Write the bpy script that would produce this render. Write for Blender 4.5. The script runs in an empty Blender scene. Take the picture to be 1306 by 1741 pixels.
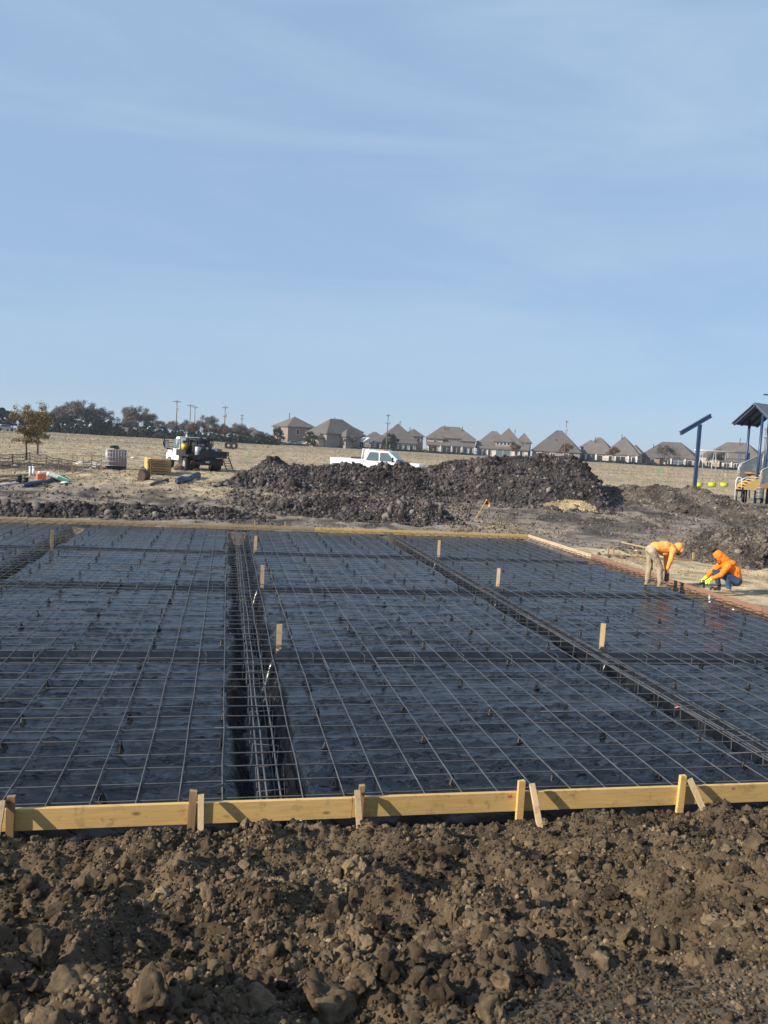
import bpy, bmesh, math, random
import numpy as np
from mathutils import Vector, Matrix, Quaternion
from math import sin, cos, tan, atan, atan2, radians as R, pi, sqrt

S = bpy.context.scene
COL = S.collection
random.seed(7)
RNG = np.random.default_rng(11)

# ------------------------------------------------------------------ camera
# world: +Y runs along the slab away from the camera, +X along its near form, z = 0 at the form tops
FPX, EYE = 1340.0, 3.10
PITCH, ROLL, YAW = R(4.512), R(3.148), R(11.449)
Fh = Vector((sin(YAW), cos(YAW), 0)); R0 = Vector((cos(YAW), -sin(YAW), 0)); UPZ = Vector((0, 0, 1))
FWD = Fh * cos(PITCH) - UPZ * sin(PITCH)
U0 = Fh * sin(PITCH) + UPZ * cos(PITCH)
RC = cos(ROLL) * R0 + sin(ROLL) * U0
UC = -sin(ROLL) * R0 + cos(ROLL) * U0
cam = bpy.data.cameras.new('camera')
cam.sensor_fit = 'VERTICAL'; cam.sensor_height = 36.0; cam.lens = FPX / 1741 * 36.0
cam.clip_start = 0.05; cam.clip_end = 8000
camo = bpy.data.objects.new('camera', cam); COL.objects.link(camo)
m = Matrix((RC, UC, -FWD)).transposed().to_4x4(); m.translation = (0, 0, EYE)
camo.matrix_world = m
S.camera = camo

# ------------------------------------------------------------------ light
SUN_EL, SUN_DIR = R(27), R(16)          # light travels towards +X, turned SUN_DIR towards +Y
ld = Vector((cos(SUN_EL) * cos(SUN_DIR), cos(SUN_EL) * sin(SUN_DIR), -sin(SUN_EL)))
sl = bpy.data.lights.new('sun', 'SUN'); sl.energy = 5.0; sl.angle = R(0.5); sl.color = (1.0, 0.90, 0.74)
so = bpy.data.objects.new('sun', sl); COL.objects.link(so)
so.rotation_euler = ld.to_track_quat('-Z', 'Y').to_euler(); so.location = (-60, -20, 60)
W = bpy.data.worlds.new('World'); S.world = W; W.use_nodes = True
wn, wl = W.node_tree.nodes, W.node_tree.links
wn.clear()
wo = wn.new('ShaderNodeOutputWorld'); bg = wn.new('ShaderNodeBackground'); sky = wn.new('ShaderNodeTexSky')
sky.sky_type = 'NISHITA'; sky.sun_disc = False
sky.sun_elevation = SUN_EL; sky.sun_rotation = atan2(-ld.x, -ld.y)
sky.air_density = 1.0; sky.dust_density = 0.15; sky.ozone_density = 3.0; sky.altitude = 150
bg.inputs['Strength'].default_value = 0.10
# thin cirrus streaks: brighter veils in the sky itself
tc = wn.new('ShaderNodeTexCoord'); mp = wn.new('ShaderNodeMapping'); mp.vector_type = 'POINT'
mp.inputs['Rotation'].default_value = (0.2, 0.5, 0.35); mp.inputs['Scale'].default_value = (1.1, 2.4, 7.0)
nz = wn.new('ShaderNodeTexNoise'); nz.inputs['Scale'].default_value = 1.35; nz.inputs['Detail'].default_value = 7
nz.inputs['Roughness'].default_value = 0.55; nz.inputs['Distortion'].default_value = 0.6
rp = wn.new('ShaderNodeValToRGB'); rp.color_ramp.elements[0].position = 0.42; rp.color_ramp.elements[1].position = 0.78
rp.color_ramp.elements[0].color = (0, 0, 0, 1); rp.color_ramp.elements[1].color = (1, 1, 1, 1)
mx = wn.new('ShaderNodeMixRGB'); mx.blend_type = 'MIX'
mm = wn.new('ShaderNodeMath'); mm.operation = 'MULTIPLY_ADD'; mm.inputs[1].default_value = 0.6; mm.inputs[2].default_value = 0.06
mx.inputs['Color2'].default_value = (3.35, 4.4, 5.6, 1)
hz = wn.new('ShaderNodeMixRGB'); hz.inputs['Fac'].default_value = 0.78; hz.inputs['Color2'].default_value = (2.38, 3.5, 5.1, 1)   # milky winter air
wl.new(tc.outputs['Generated'], mp.inputs['Vector']); wl.new(mp.outputs['Vector'], nz.inputs['Vector'])
wl.new(nz.outputs['Fac'], rp.inputs['Fac']); wl.new(rp.outputs['Color'], mm.inputs[0]); wl.new(mm.outputs['Value'], mx.inputs['Fac'])
wl.new(sky.outputs['Color'], hz.inputs['Color1']); wl.new(hz.outputs['Color'], mx.inputs['Color1']); wl.new(mx.outputs['Color'], bg.inputs['Color'])
wl.new(bg.outputs['Background'], wo.inputs['Surface'])
S.view_settings.view_transform = 'Standard'; S.view_settings.look = 'None'
S.view_settings.exposure = 0.55; S.view_settings.gamma = 1.0; S.view_settings.use_curve_mapping = False

# ------------------------------------------------------------------ noise
_perm = RNG.permutation(512).astype(np.int64); _perm = np.concatenate([_perm, _perm, _perm])
_g3 = RNG.normal(size=(512, 3)); _g3 /= np.linalg.norm(_g3, axis=1)[:, None]
def pnoise(P):
    P = np.asarray(P, float)
    i = np.floor(P).astype(np.int64); f = P - i; i &= 511
    u = f * f * f * (f * (f * 6 - 15) + 10)
    out = np.zeros(len(P))
    for dx in (0, 1):
        for dy in (0, 1):
            for dz in (0, 1):
                h = _perm[_perm[_perm[(i[:, 0] + dx) & 511] + ((i[:, 1] + dy) & 511)] % 512 + ((i[:, 2] + dz) & 511)] % 512
                g = _g3[h]
                d = g[:, 0] * (f[:, 0] - dx) + g[:, 1] * (f[:, 1] - dy) + g[:, 2] * (f[:, 2] - dz)
                w = (u[:, 0] if dx else 1 - u[:, 0]) * (u[:, 1] if dy else 1 - u[:, 1]) * (u[:, 2] if dz else 1 - u[:, 2])
                out += w * d
    return out * 1.5
def n2(x, y, s, seed=0.0):
    x = np.atleast_1d(np.asarray(x, float)); y = np.atleast_1d(np.asarray(y, float))
    return pnoise(np.stack([x / s + seed * 17.3, y / s + seed * 5.1, np.full_like(x, seed * 3.7 + .5)], 1))
def fb2(x, y, s, octs, gain=.5, seed=0.0):
    a, t = 1.0, 0
    for k in range(octs):
        t = t + a * n2(x, y, s / 2 ** k, seed + k); a *= gain
    return t
def sst(a, b, x):
    t = np.clip((np.asarray(x, float) - a) / (b - a), 0, 1); return t * t * (3 - 2 * t)

# ------------------------------------------------------------------ object helpers
def tag(o, label=None, cat=None, group=None, kind=None):
    if label: o['label'] = label
    if cat: o['category'] = cat
    if group: o['group'] = group
    if kind: o['kind'] = kind
    return o
def empty(name, loc=(0, 0, 0), rz=0.0, label=None, cat=None, group=None, rot=None):
    o = bpy.data.objects.new(name, None); COL.objects.link(o)
    o.location = loc; o.rotation_euler = rot if rot else (0, 0, rz); o.empty_display_size = .2
    return tag(o, label, cat, group)
def link(name, me, mat=None, parent=None):
    o = bpy.data.objects.new(name, me); COL.objects.link(o)
    if mat is not None:
        me.materials.clear(); me.materials.append(mat)
    if parent is not None: o.parent = parent
    return o
def np_mesh(name, V, F, mat=None, parent=None, smooth=False, tint=None, zone=None):
    """V (n,3), F (m,3) or (m,4) arrays -> one mesh object"""
    V = np.asarray(V, np.float32); F = np.asarray(F, np.int32); k = F.shape[1]
    me = bpy.data.meshes.new(name)
    me.vertices.add(len(V)); me.vertices.foreach_set('co', V.ravel())
    me.loops.add(F.size); me.loops.foreach_set('vertex_index', F.ravel())
    me.polygons.add(len(F)); me.polygons.foreach_set('loop_start', np.arange(0, F.size, k, dtype=np.int32))
    me.polygons.foreach_set('loop_total', np.full(len(F), k, np.int32))
    if smooth: me.polygons.foreach_set('use_smooth', np.ones(len(F), bool))
    if tint is not None:
        a = me.attributes.new('tint', 'FLOAT', 'POINT'); a.data.foreach_set('value', np.asarray(tint, np.float32))
    if zone is not None:
        a = me.attributes.new('zone', 'FLOAT_COLOR', 'POINT')
        a.data.foreach_set('color', np.concatenate([zone, np.ones((len(V), 1))], 1).astype(np.float32).ravel())
    me.update(calc_edges=True)
    return link(name, me, mat, parent)
def dup(o, parent=None):
    c = o.copy(); COL.objects.link(c)
    if parent is not None: c.parent = parent
    for ch in list(o.children): dup(ch, c)
    return c

class MB:
    def __init__(s): s.v = []; s.f = []; s.sm = []
    def add(s, V, F, smooth=False, M=None):
        n = len(s.v)
        s.v += [tuple((M @ Vector(p)) if M is not None else p) for p in V]
        s.f += [tuple(i + n for i in f) for f in F]; s.sm += [smooth] * len(F); return s
    def box(s, c, d, M=None, bev=0.0, taper=1.0):
        x, y, z = d[0] / 2, d[1] / 2, d[2] / 2
        if bev <= 0:
            V = [(c[0] + a * x * (taper if k > 0 else 1), c[1] + b * y * (taper if k > 0 else 1), c[2] + k * z) for k in (-1, 1) for b in (-1, 1) for a in (-1, 1)]
            F = [(0, 2, 3, 1), (4, 5, 7, 6), (0, 1, 5, 4), (1, 3, 7, 5), (3, 2, 6, 7), (2, 0, 4, 6)]
            return s.add(V, F, False, M)
        bm = bmesh.new(); bmesh.ops.create_cube(bm, size=1)
        for v in bm.verts:
            t = taper if v.co.z > 0 else 1
            v.co = (c[0] + v.co.x * d[0] * t, c[1] + v.co.y * d[1] * t, c[2] + v.co.z * d[2])
        bmesh.ops.bevel(bm, geom=bm.edges[:], offset=bev, segments=2, affect='EDGES', profile=.6)
        bm.verts.index_update()
        s.add([v.co[:] for v in bm.verts], [[v.index for v in f.verts] for f in bm.faces], False, M); bm.free(); return s
    def beam(s, p, q, w, h, up=(0, 0, 1), M=None):
        p, q = Vector(p), Vector(q); d = (q - p).normalized(); u = Vector(up)
        x = d.cross(u)
        if x.length < 1e-4: x = d.cross(Vector((1, 0, 0)))
        x.normalize(); u = x.cross(d)
        V = [tuple(b + x * (i * w / 2) + u * (j * h / 2)) for b in (p, q) for j in (-1, 1) for i in (-1, 1)]
        return s.add(V, [(0, 1, 3, 2), (4, 6, 7, 5), (0, 4, 5, 1), (1, 5, 7, 3), (3, 7, 6, 2), (2, 6, 4, 0)], False, M)
    def tube(s, pts, rad, n=8, caps=True, M=None, smooth=True):
        pts = [Vector(p) for p in pts]; k = len(pts)
        if not hasattr(rad, '__len__'): rad = [rad] * k
        V, F = [], []; x = None
        for i, p in enumerate(pts):
            d = (pts[min(i + 1, k - 1)] - pts[max(i - 1, 0)]).normalized()
            if x is None:
                x = d.cross(Vector((0, 0, 1)))
                if x.length < 1e-3: x = d.cross(Vector((1, 0, 0)))
            x = (x - d * x.dot(d)).normalized(); y = d.cross(x)
            for j in range(n):
                a = 2 * pi * j / n; V.append(tuple(p + (x * cos(a) + y * sin(a)) * rad[i]))
        for i in range(k - 1):
            for j in range(n):
                F.append((i * n + j, i * n + (j + 1) % n, (i + 1) * n + (j + 1) % n, (i + 1) * n + j))
        if caps: F += [tuple(range(n - 1, -1, -1)), tuple(range((k - 1) * n, k * n))]
        return s.add(V, F, smooth, M)
    def ell(s, c, r, M=None, n=12, m=8):
        V = [(c[0], c[1], c[2] - r[2])]; F = []
        for i in range(1, m):
            t = -pi / 2 + pi * i / m
            V += [(c[0] + r[0] * cos(t) * cos(2 * pi * j / n), c[1] + r[1] * cos(t) * sin(2 * pi * j / n), c[2] + r[2] * sin(t)) for j in range(n)]
        V.append((c[0], c[1], c[2] + r[2]))
        for j in range(n): F.append((0, 1 + (j + 1) % n, 1 + j))
        for i in range(m - 2):
            for j in range(n):
                a = 1 + i * n
                F.append((a + j, a + (j + 1) % n, a + n + (j + 1) % n, a + n + j))
        a = 1 + (m - 2) * n
        for j in range(n): F.append((a + j, a + (j + 1) % n, len(V) - 1))
        return s.add(V, F, True, M)
    def prism(s, prof, y0, y1, M=None, axis='y'):
        """profile of (x,z) points, counter-clockwise seen from -y, extruded from y0 to y1"""
        n = len(prof)
        V = [(x, y0, z) for x, z in prof] + [(x, y1, z) for x, z in prof]
        if axis == 'x': V = [(y, x, z) for x, y, z in V]
        F = [tuple(range(n)), tuple(range(2 * n - 1, n - 1, -1))] + [(i, i + n, (i + 1) % n + n, (i + 1) % n) for i in range(n)]
        return s.add(V, F, False, M)
    def disc(s, p, axis, r, w, n=20, M=None, bev=.15):
        """wheel shape"""
        p, a = Vector(p), Vector(axis).normalized()
        return s.tube([p - a * w / 2, p - a * w * .46, p - a * w * .35, p + a * w * .35, p + a * w * .46, p + a * w / 2], [r * .72, r * .93, r, r, r * .93, r * .72], n, True, M)
    def build(s, name, mat=None, parent=None, fix=True):
        me = bpy.data.meshes.new(name); me.from_pydata(s.v, [], s.f)
        me.polygons.foreach_set('use_smooth', s.sm)
        if fix:
            bm = bmesh.new(); bm.from_mesh(me); bmesh.ops.recalc_face_normals(bm, faces=bm.faces[:]); bm.to_mesh(me); bm.free()
        me.update()
        return link(name, me, mat, parent)

def capsule(mb, p, r, q, r2, n=12):
    """tapered limb with rounded ends"""
    p, q = Vector(p), Vector(q); d = (q - p); L = d.length; d = d / max(L, 1e-6)
    pts, rad = [], []
    for k in range(5):
        a = -pi / 2 + pi / 2 * k / 4; pts.append(p + d * r * sin(a) * .999); rad.append(max(r * cos(a), .001))
    for k in range(5):
        a = pi / 2 * k / 4; pts.append(q + d * r2 * sin(a) * .999); rad.append(max(r2 * cos(a), .001))
    mb.tube(pts, rad, n)
def blob(name, mb, voxel, mat, parent, smooth=2):
    """union of overlapping closed shapes as one continuous smooth skin"""
    tmp = mb.build(name + '_tmp')
    rm = tmp.modifiers.new('r', 'REMESH'); rm.mode = 'VOXEL'; rm.voxel_size = voxel; rm.use_smooth_shade = True
    sm = tmp.modifiers.new('s', 'SMOOTH'); sm.iterations = smooth; sm.factor = .5
    dg = bpy.context.evaluated_depsgraph_get()
    me = bpy.data.meshes.new_from_object(tmp.evaluated_get(dg)); me.name = name
    old = tmp.data; bpy.data.objects.remove(tmp); bpy.data.meshes.remove(old)
    me.polygons.foreach_set('use_smooth', np.ones(len(me.polygons), bool))
    return link(name, me, mat, parent)

# ------------------------------------------------------------------ materials
def col4(c): return (c[0], c[1], c[2], 1)
class NT:
    def __init__(s, name):
        s.m = bpy.data.materials.new(name); s.m.use_nodes = True
        s.n = s.m.node_tree.nodes; s.l = s.m.node_tree.links
        s.b = s.n['Principled BSDF']; s.tc = s.n.new('ShaderNodeTexCoord')
    def noise(s, scale, detail=5, rough=.55, stretch=None, dist=0.0, coord='Object', rot=None):
        t = s.n.new('ShaderNodeTexNoise'); t.inputs['Scale'].default_value = scale; t.inputs['Detail'].default_value = detail
        t.inputs['Roughness'].default_value = rough; t.inputs['Distortion'].default_value = dist
        src = s.tc.outputs[coord]
        if stretch or rot:
            mp = s.n.new('ShaderNodeMapping')
            if stretch: mp.inputs['Scale'].default_value = stretch
            if rot: mp.inputs['Rotation'].default_value = rot
            s.l.new(src, mp.inputs['Vector']); src = mp.outputs['Vector']
        s.l.new(src, t.inputs['Vector']); return t.outputs['Fac']
    def vor(s, scale, feature='F1', stretch=None):
        t = s.n.new('ShaderNodeTexVoronoi'); t.inputs['Scale'].default_value = scale; t.feature = feature
        src = s.tc.outputs['Object']
        if stretch:
            mp = s.n.new('ShaderNodeMapping'); mp.inputs['Scale'].default_value = stretch
            s.l.new(src, mp.inputs['Vector']); src = mp.outputs['Vector']
        s.l.new(src, t.inputs['Vector']); return t
    def ramp(s, fac, stops):
        r = s.n.new('ShaderNodeValToRGB'); e = r.color_ramp.elements
        while len(e) < len(stops): e.new(.5)
        for k, (p, c) in enumerate(stops):
            e[k].position = p; e[k].color = col4(c) if hasattr(c, '__len__') else (c, c, c, 1)
        s.l.new(fac, r.inputs['Fac']); return r.outputs['Color']
    def mix(s, fac, a, b, mode='MIX'):
        x = s.n.new('ShaderNodeMixRGB'); x.blend_type = mode
        for sock, v in ((x.inputs['Fac'], fac), (x.inputs['Color1'], a), (x.inputs['Color2'], b)):
            if hasattr(v, 'is_output'): s.l.new(v, sock)
            elif hasattr(v, '__len__'): sock.default_value = col4(v)
            else: sock.default_value = v
        return x.outputs['Color']
    def math(s, op, a, b=0.0):
        x = s.n.new('ShaderNodeMath'); x.operation = op
        for sock, v in ((x.inputs[0], a), (x.inputs[1], b)):
            if hasattr(v, 'is_output'): s.l.new(v, sock)
            else: sock.default_value = v
        return x.outputs['Value']
    def attr(s, name, out='Fac'):
        a = s.n.new('ShaderNodeAttribute'); a.attribute_name = name; return a.outputs[out]
    def rnd(s):
        return s.n.new('ShaderNodeObjectInfo').outputs['Random']
    def bump(s, h, strength, dist=.02, prev=None):
        b = s.n.new('ShaderNodeBump'); b.inputs['Strength'].default_value = strength; b.inputs['Distance'].default_value = dist
        s.l.new(h, b.inputs['Height'])
        if prev is not None: s.l.new(prev, b.inputs['Normal'])
        return b.outputs['Normal']
    def fin(s, col=None, rough=.6, normal=None, metal=0.0, spec=None):
        i = s.b.inputs
        if col is not None:
            if hasattr(col, 'is_output'): s.l.new(col, i['Base Color'])
            else: i['Base Color'].default_value = col4(col)
        if hasattr(rough, 'is_output'): s.l.new(rough, i['Roughness'])
        else: i['Roughness'].default_value = rough
        i['Metallic'].default_value = metal
        if spec is not None: i['Specular IOR Level'].default_value = spec
        if normal is not None: s.l.new(normal, i['Normal'])
        return s.m
def simple(name, c, rough=.6, var=.25, scale=6, bump=.0, bscale=40, metal=0.0, spec=None):
    t = NT(name); f = t.noise(scale, 4)
    d = tuple(max(0, v * (1 - var)) for v in c); l = tuple(min(1, v * (1 + var)) for v in c)
    nrm = t.bump(t.noise(bscale, 4), bump, .01 if bscale > 10 else .05) if bump else None
    return t.fin(t.ramp(f, [(.3, d), (.7, l)]), rough, nrm, metal, spec)

def soil_mat(name, stops, tscale=1.0, use_zone=False, bstr=.6):
    t = NT(name)
    tint = t.attr('tint')
    f = t.noise(2.2 * tscale, 8, .65); g = t.noise(38 * tscale, 6, .7)
    k = t.math('ADD', t.math('MULTIPLY', f, .55), t.math('MULTIPLY', g, .35))
    k = t.math('ADD', k, t.math('MULTIPLY', t.math('SUBTRACT', tint, .5), .75))
    c = t.ramp(k, stops)
    if use_zone: c = t.mix(1.0, t.attr('zone', 'Color'), t.ramp(k, [(.2, .5), (.5, 1.0), (.8, 1.4)]), 'MULTIPLY')
    c = t.mix(1.0, c, t.ramp(t.noise(1.1 * tscale, 5, .65), [(.36, .5), (.52, 1.0), (.68, 1.22)]), 'MULTIPLY')      # damp and dry patches
    n1 = t.bump(t.noise(30 * tscale, 8, .78), bstr * 1.25, .035)
    nn = t.bump(t.noise(170 * tscale, 5, .7), bstr * .7, .008, n1)
    return t.fin(c, .95, nn, 0, .15)
M = {}
M['clay'] = soil_mat('clay_soil', [(.22, (.040, .029, .021)), (.5, (.135, .098, .062)), (.72, (.275, .205, .128)), (.95, (.48, .37, .225))])
M['pile'] = soil_mat('dark_spoil', [(.22, (.034, .030, .031)), (.5, (.078, .066, .064)), (.72, (.135, .116, .108)), (.95, (.27, .24, .215))], .5)
M['greysoil'] = soil_mat('grey_soil', [(.22, (.058, .048, .042)), (.5, (.14, .117, .099)), (.72, (.225, .19, .16)), (.95, (.34, .29, .23))], .5)
M['ground'] = soil_mat('site_ground', [(.3, (.1, .1, .1)), (.7, (.3, .3, .3))], .8, True, .5)
M['sandpile'] = soil_mat('tan_sand', [(.3, (.34, .25, .14)), (.7, (.55, .43, .26))], .6)
def plastic():
    t = NT('black_polythene')
    dust = t.noise(1.3, 6, .6); sp = t.noise(9, 5, .6)
    k = t.math('ADD', t.math('MULTIPLY', dust, .6), t.math('MULTIPLY', sp, .4))
    c = t.ramp(k, [(.4, (.004, .005, .008)), (.66, (.010, .011, .016)), (.9, (.06, .056, .056))])
    r = t.ramp(k, [(.35, .20), (.7, .32)])
    w1 = t.noise(5.0, 4, .55, (.5, 2.6, 1), 1.3)
    w2 = t.noise(9, 4, .6, (2.4, .6, 1), 1.6, rot=(0, 0, .7))
    w3 = t.noise(16, 5, .6, (.45, 2.2, 1), 1.0, rot=(0, 0, -.25))
    n = t.bump(w1, .05, .02); n = t.bump(w2, .04, .015, n); n = t.bump(w3, .12, .010, n)
    return t.fin(c, r, n, 0, .7)
M['plastic'] = plastic()
def rebar_m():
    t = NT('mill_scale_steel')
    c = t.ramp(t.noise(5, 4), [(.3, (.050, .053, .060)), (.55, (.090, .095, .106)), (.8, (.125, .10, .085))])
    w = t.n.new('ShaderNodeTexWave'); w.wave_type = 'BANDS'; w.bands_direction = 'DIAGONAL'; w.inputs['Scale'].default_value = 42
    t.l.new(t.tc.outputs['Object'], w.inputs['Vector'])
    return t.fin(c, .5, t.bump(w.outputs['Fac'], .7, .004), .1, .5)
M['rebar'] = rebar_m()
def wood(name, a, b, along=(1, 14, 14), rough=.7, knots=True):
    t = NT(name); g = t.noise(3.2, 6, .6, along, .8); big = t.noise(.9, 3)
    k = t.math('ADD', t.math('MULTIPLY', g, .7), t.math('MULTIPLY', big, .3))
    mid = tuple((x + y) / 2 for x, y in zip(a, b))
    c = t.ramp(k, [(.3, a), (.5, mid), (.72, b)])
    if knots:
        v = t.vor(2.6, 'F1', (1, 2.2, 2.2)); kn = t.ramp(v.outputs['Distance'], [(.06, 1.0), (.13, 0.0)])
        c = t.mix(t.math('MULTIPLY', kn, .75), c, tuple(x * .28 for x in a))
    mud = t.ramp(t.noise(7, 6, .7), [(.55, 0.0), (.68, .6)]); c = t.mix(mud, c, (.16, .115, .075))
    o = t.rnd(); c = t.mix(1.0, c, t.ramp(o, [(0, .82), (1, 1.12)]), 'MULTIPLY')
    return t.fin(c, rough, t.bump(g, .25, .004), 0, .3)
M['form'] = wood('form_lumber', (.50, .31, .11), (.72, .49, .20))
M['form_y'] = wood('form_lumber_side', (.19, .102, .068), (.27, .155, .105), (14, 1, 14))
M['form_pale'] = wood('weathered_lumber', (.36, .27, .18), (.55, .43, .3), (14, 1, 14))
M['form_far'] = wood('dusty_lumber', (.30, .21, .12), (.45, .33, .2))
M['stake'] = wood('stake_lumber', (.38, .265, .15), (.60, .45, .27), (14, 14, 1))
M['stake_dark'] = wood('rough_stake_lumber', (.2, .13, .07), (.38, .25, .13), (14, 14, 1))
M['pallet'] = wood('pallet_wood', (.30, .17, .08), (.5, .31, .15), (1, 10, 10), .8, False)
M['blackplastic'] = simple('chair_plastic', (.007, .007, .008), .6)
M['white'] = simple('white_paint', (.78, .79, .80), .28, .05, 2)
M['darkmetal'] = simple('dark_metal', (.017, .018, .021), .6, .5, 4)
M['chrome'] = simple('bright_metal', (.5, .5, .52), .25, .1, 5, metal=.9)
M['galv'] = simple('galvanised', (.42, .43, .45), .45, .15, 9, metal=.4)
M['tyre'] = simple('tyre_rubber', (.02, .02, .021), .85, .3, 8)
M['glass'] = simple('dark_glass', (.02, .028, .034), .06, .1, 2, spec=.8)
M['greyglass'] = simple('tinted_glass', (.10, .13, .15), .08, .1, 2, spec=.8)
M['red'] = simple('red_lens', (.5, .02, .02), .25)
M['yellow'] = simple('yellow_plastic', (.75, .48, .03), .45, .12)
M['lime'] = simple('lime_plastic', (.62, .72, .04), .45, .12)
M['orangeplastic'] = simple('orange_plastic', (.72, .16, .06), .5, .15)
M['navy'] = simple('navy_steel', (.022, .045, .11), .4, .2, 3)
M['navytarp'] = simple('navy_tarp', (.02, .03, .06), .45, .4, 5, .5, 14)
M['rust'] = simple('rusty_steel', (.09, .055, .045), .85, .4, 7)
M['green'] = simple('green_print', (.05, .32, .16), .6)
M['greenlath'] = simple('green_lath', (.10, .42, .22), .7)
M['flag'] = simple('flag_orange', (.95, .27, .10), .6)
M['pink'] = simple('pink_paint', (.70, .16, .20), .7)
M['whitebag'] = simple('white_bag', (.72, .72, .70), .6, .1, 4, .4, 9)
M['tank'] = simple('milky_tank', (.30, .215, .215), .4, .15, 3)
M['bark'] = simple('bark', (.075, .06, .05), .9, .35, 10, .5, 20)
M['polewood'] = simple('pole_wood', (.16, .13, .11), .9, .25, 3)
M['cable'] = simple('cable', (.02, .02, .02), .6)
M['skin'] = simple('skin', (.34, .19, .13), .55, .1, 9)
M['beard'] = simple('beard_hair', (.02, .016, .014), .8)
M['hoodie_pale'] = simple('faded_orange_cloth', (.90, .36, .085), .85, .08, 5, .8, 9)
M['hoodie'] = simple('orange_cloth', (.95, .22, .012), .85, .08, 5, .8, 9)
M['khaki'] = simple('khaki_cloth', (.36, .29, .20), .9, .22, 6, .8, 9)
M['denim'] = simple('denim', (.035, .065, .14), .9, .4, 6, .8, 9)
M['boot'] = simple('work_boot', (.26, .19, .13), .8, .3, 14)
M['hiviz'] = simple('hi_viz_glove', (.70, .80, .06), .7, .12, 20)
M['leather'] = simple('leather', (.13, .07, .035), .8, .3, 14)
def brick(name, a, b, mo):
    t = NT(name); br = t.n.new('ShaderNodeTexBrick'); br.inputs['Scale'].default_value = 1.0
    br.inputs['Brick Width'].default_value = .42; br.inputs['Row Height'].default_value = .16; br.inputs['Mortar Size'].default_value = .012
    br.inputs['Color1'].default_value = col4(a); br.inputs['Color2'].default_value = col4(b); br.inputs['Mortar'].default_value = col4(mo)
    mp = t.n.new('ShaderNodeMapping'); mp.inputs['Rotation'].default_value = (R(90), 0, 0)
    t.l.new(t.tc.outputs['Object'], mp.inputs['Vector']); t.l.new(mp.outputs['Vector'], br.inputs['Vector'])
    c = t.mix(.35, br.outputs['Color'], t.ramp(t.noise(.6, 5), [(.3, tuple(x * .7 for x in a)), (.7, tuple(min(1, x * 1.25) for x in b))]))
    return t.fin(c, .9, None, 0, .2)
M['brick_red'] = brick('red_brown_brick', (.22, .155, .13), (.28, .2, .165), (.34, .3, .27))
M['brick_grey'] = brick('grey_brick', (.19, .165, .16), (.26, .225, .21), (.32, .3, .28))
M['brick_tan'] = brick('tan_brick', (.36, .28, .21), (.45, .36, .28), (.45, .4, .34))
M['brick_pale'] = brick('pale_stone', (.48, .44, .40), (.58, .54, .49), (.5, .47, .43))
def shingle():
    t = NT('roof_shingle')
    c = t.ramp(t.math('ADD', t.math('MULTIPLY', t.noise(.5, 4), .5), t.math('MULTIPLY', t.noise(5, 3, .7, (1, 1, 4)), .5)), [(.3, (.088, .080, .078)), (.55, (.128, .117, .113)), (.75, (.17, .156, .15))])
    c = t.mix(1.0, c, t.ramp(t.rnd(), [(0, (.82, .82, .84)), (1, (1.14, 1.1, 1.06))]), 'MULTIPLY')
    return t.fin(c, .92, t.bump(t.noise(3.5, 3, .6, (.5, .5, 6)), .6, .06), 0, .2)
M['shingle'] = shingle()
M['trim'] = simple('white_trim', (.62, .60, .57), .6, .08)
def leafy(name, stops):
    t = NT(name); c = t.ramp(t.attr('tint'), stops)
    return t.fin(c, .8, None, 0, .2)
M['evergreen'] = leafy('dark_foliage', [(0, (.016, .024, .018)), (.6, (.035, .048, .032)), (1, (.065, .08, .05))])
M['twig'] = leafy('winter_twigs', [(0, (.085, .074, .070)), (.6, (.15, .13, .118)), (1, (.23, .20, .175))])
M['rusty'] = leafy('rust_foliage', [(0, (.075, .04, .025)), (.6, (.15, .08, .05)), (1, (.2, .12, .08))])
M['autumn'] = leafy('autumn_leaves', [(0, (.10, .065, .035)), (.5, (.19, .135, .06)), (1, (.23, .21, .09))])
M['hedge'] = leafy('hedge_leaves', [(0, (.012, .018, .014)), (1, (.04, .05, .032))])
M['straw'] = leafy('dry_grass', [(0, (.22, .17, .11)), (.6, (.36, .29, .195)), (1, (.46, .385, .27))])
def mesh_panel():
    t = NT('perforated_panel'); v = t.vor(26)
    a = t.ramp(v.outputs['Distance'], [(.42, 0.35), (.5, 1.0)])
    t.l.new(a, t.b.inputs['Alpha']); return t.fin((.17, .20, .23), .5, None, .3)
M['perf'] = mesh_panel()

# ------------------------------------------------------------------ terrain
SX0, SX1, SY0, SY1 = -12.0, 12.02, 6.72, 29.9         # slab outline (inside faces of the forms)
_py = np.array([-60, -2, 1.2, 2.2, 3.2, 4.2, 5.2, 6.0, 6.46, 6.68, 7.5, 20, 30, 33, 37, 41, 45, 50, 58, 66, 100, 160, 200, 250, 400, 6000.])
_pz = np.array([1.5, 1.5, 1.45, 1.22, .86, .46, .10, -.10, -.165, -.32, -.22, -.10, -.06, .16, .52, .92, 1.22, 1.25, 1.2, 1.3, 1.75, 2.4, 2.75, 2.97, 3.02, 3.02])
def base_z(x, y):
    x = np.asarray(x, float); y = np.asarray(y, float)
    z = np.interp(y, _py, _pz)
    # foreground mound is one sheet of spoil in front of the slab only; the flanks of the slab are level
    side = sst(13, 16, x)
    z = np.where((y < 20), z * (1 - side) + side * (-.08 + .05 * sst(16, 30, x)), z)
    return z
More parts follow.
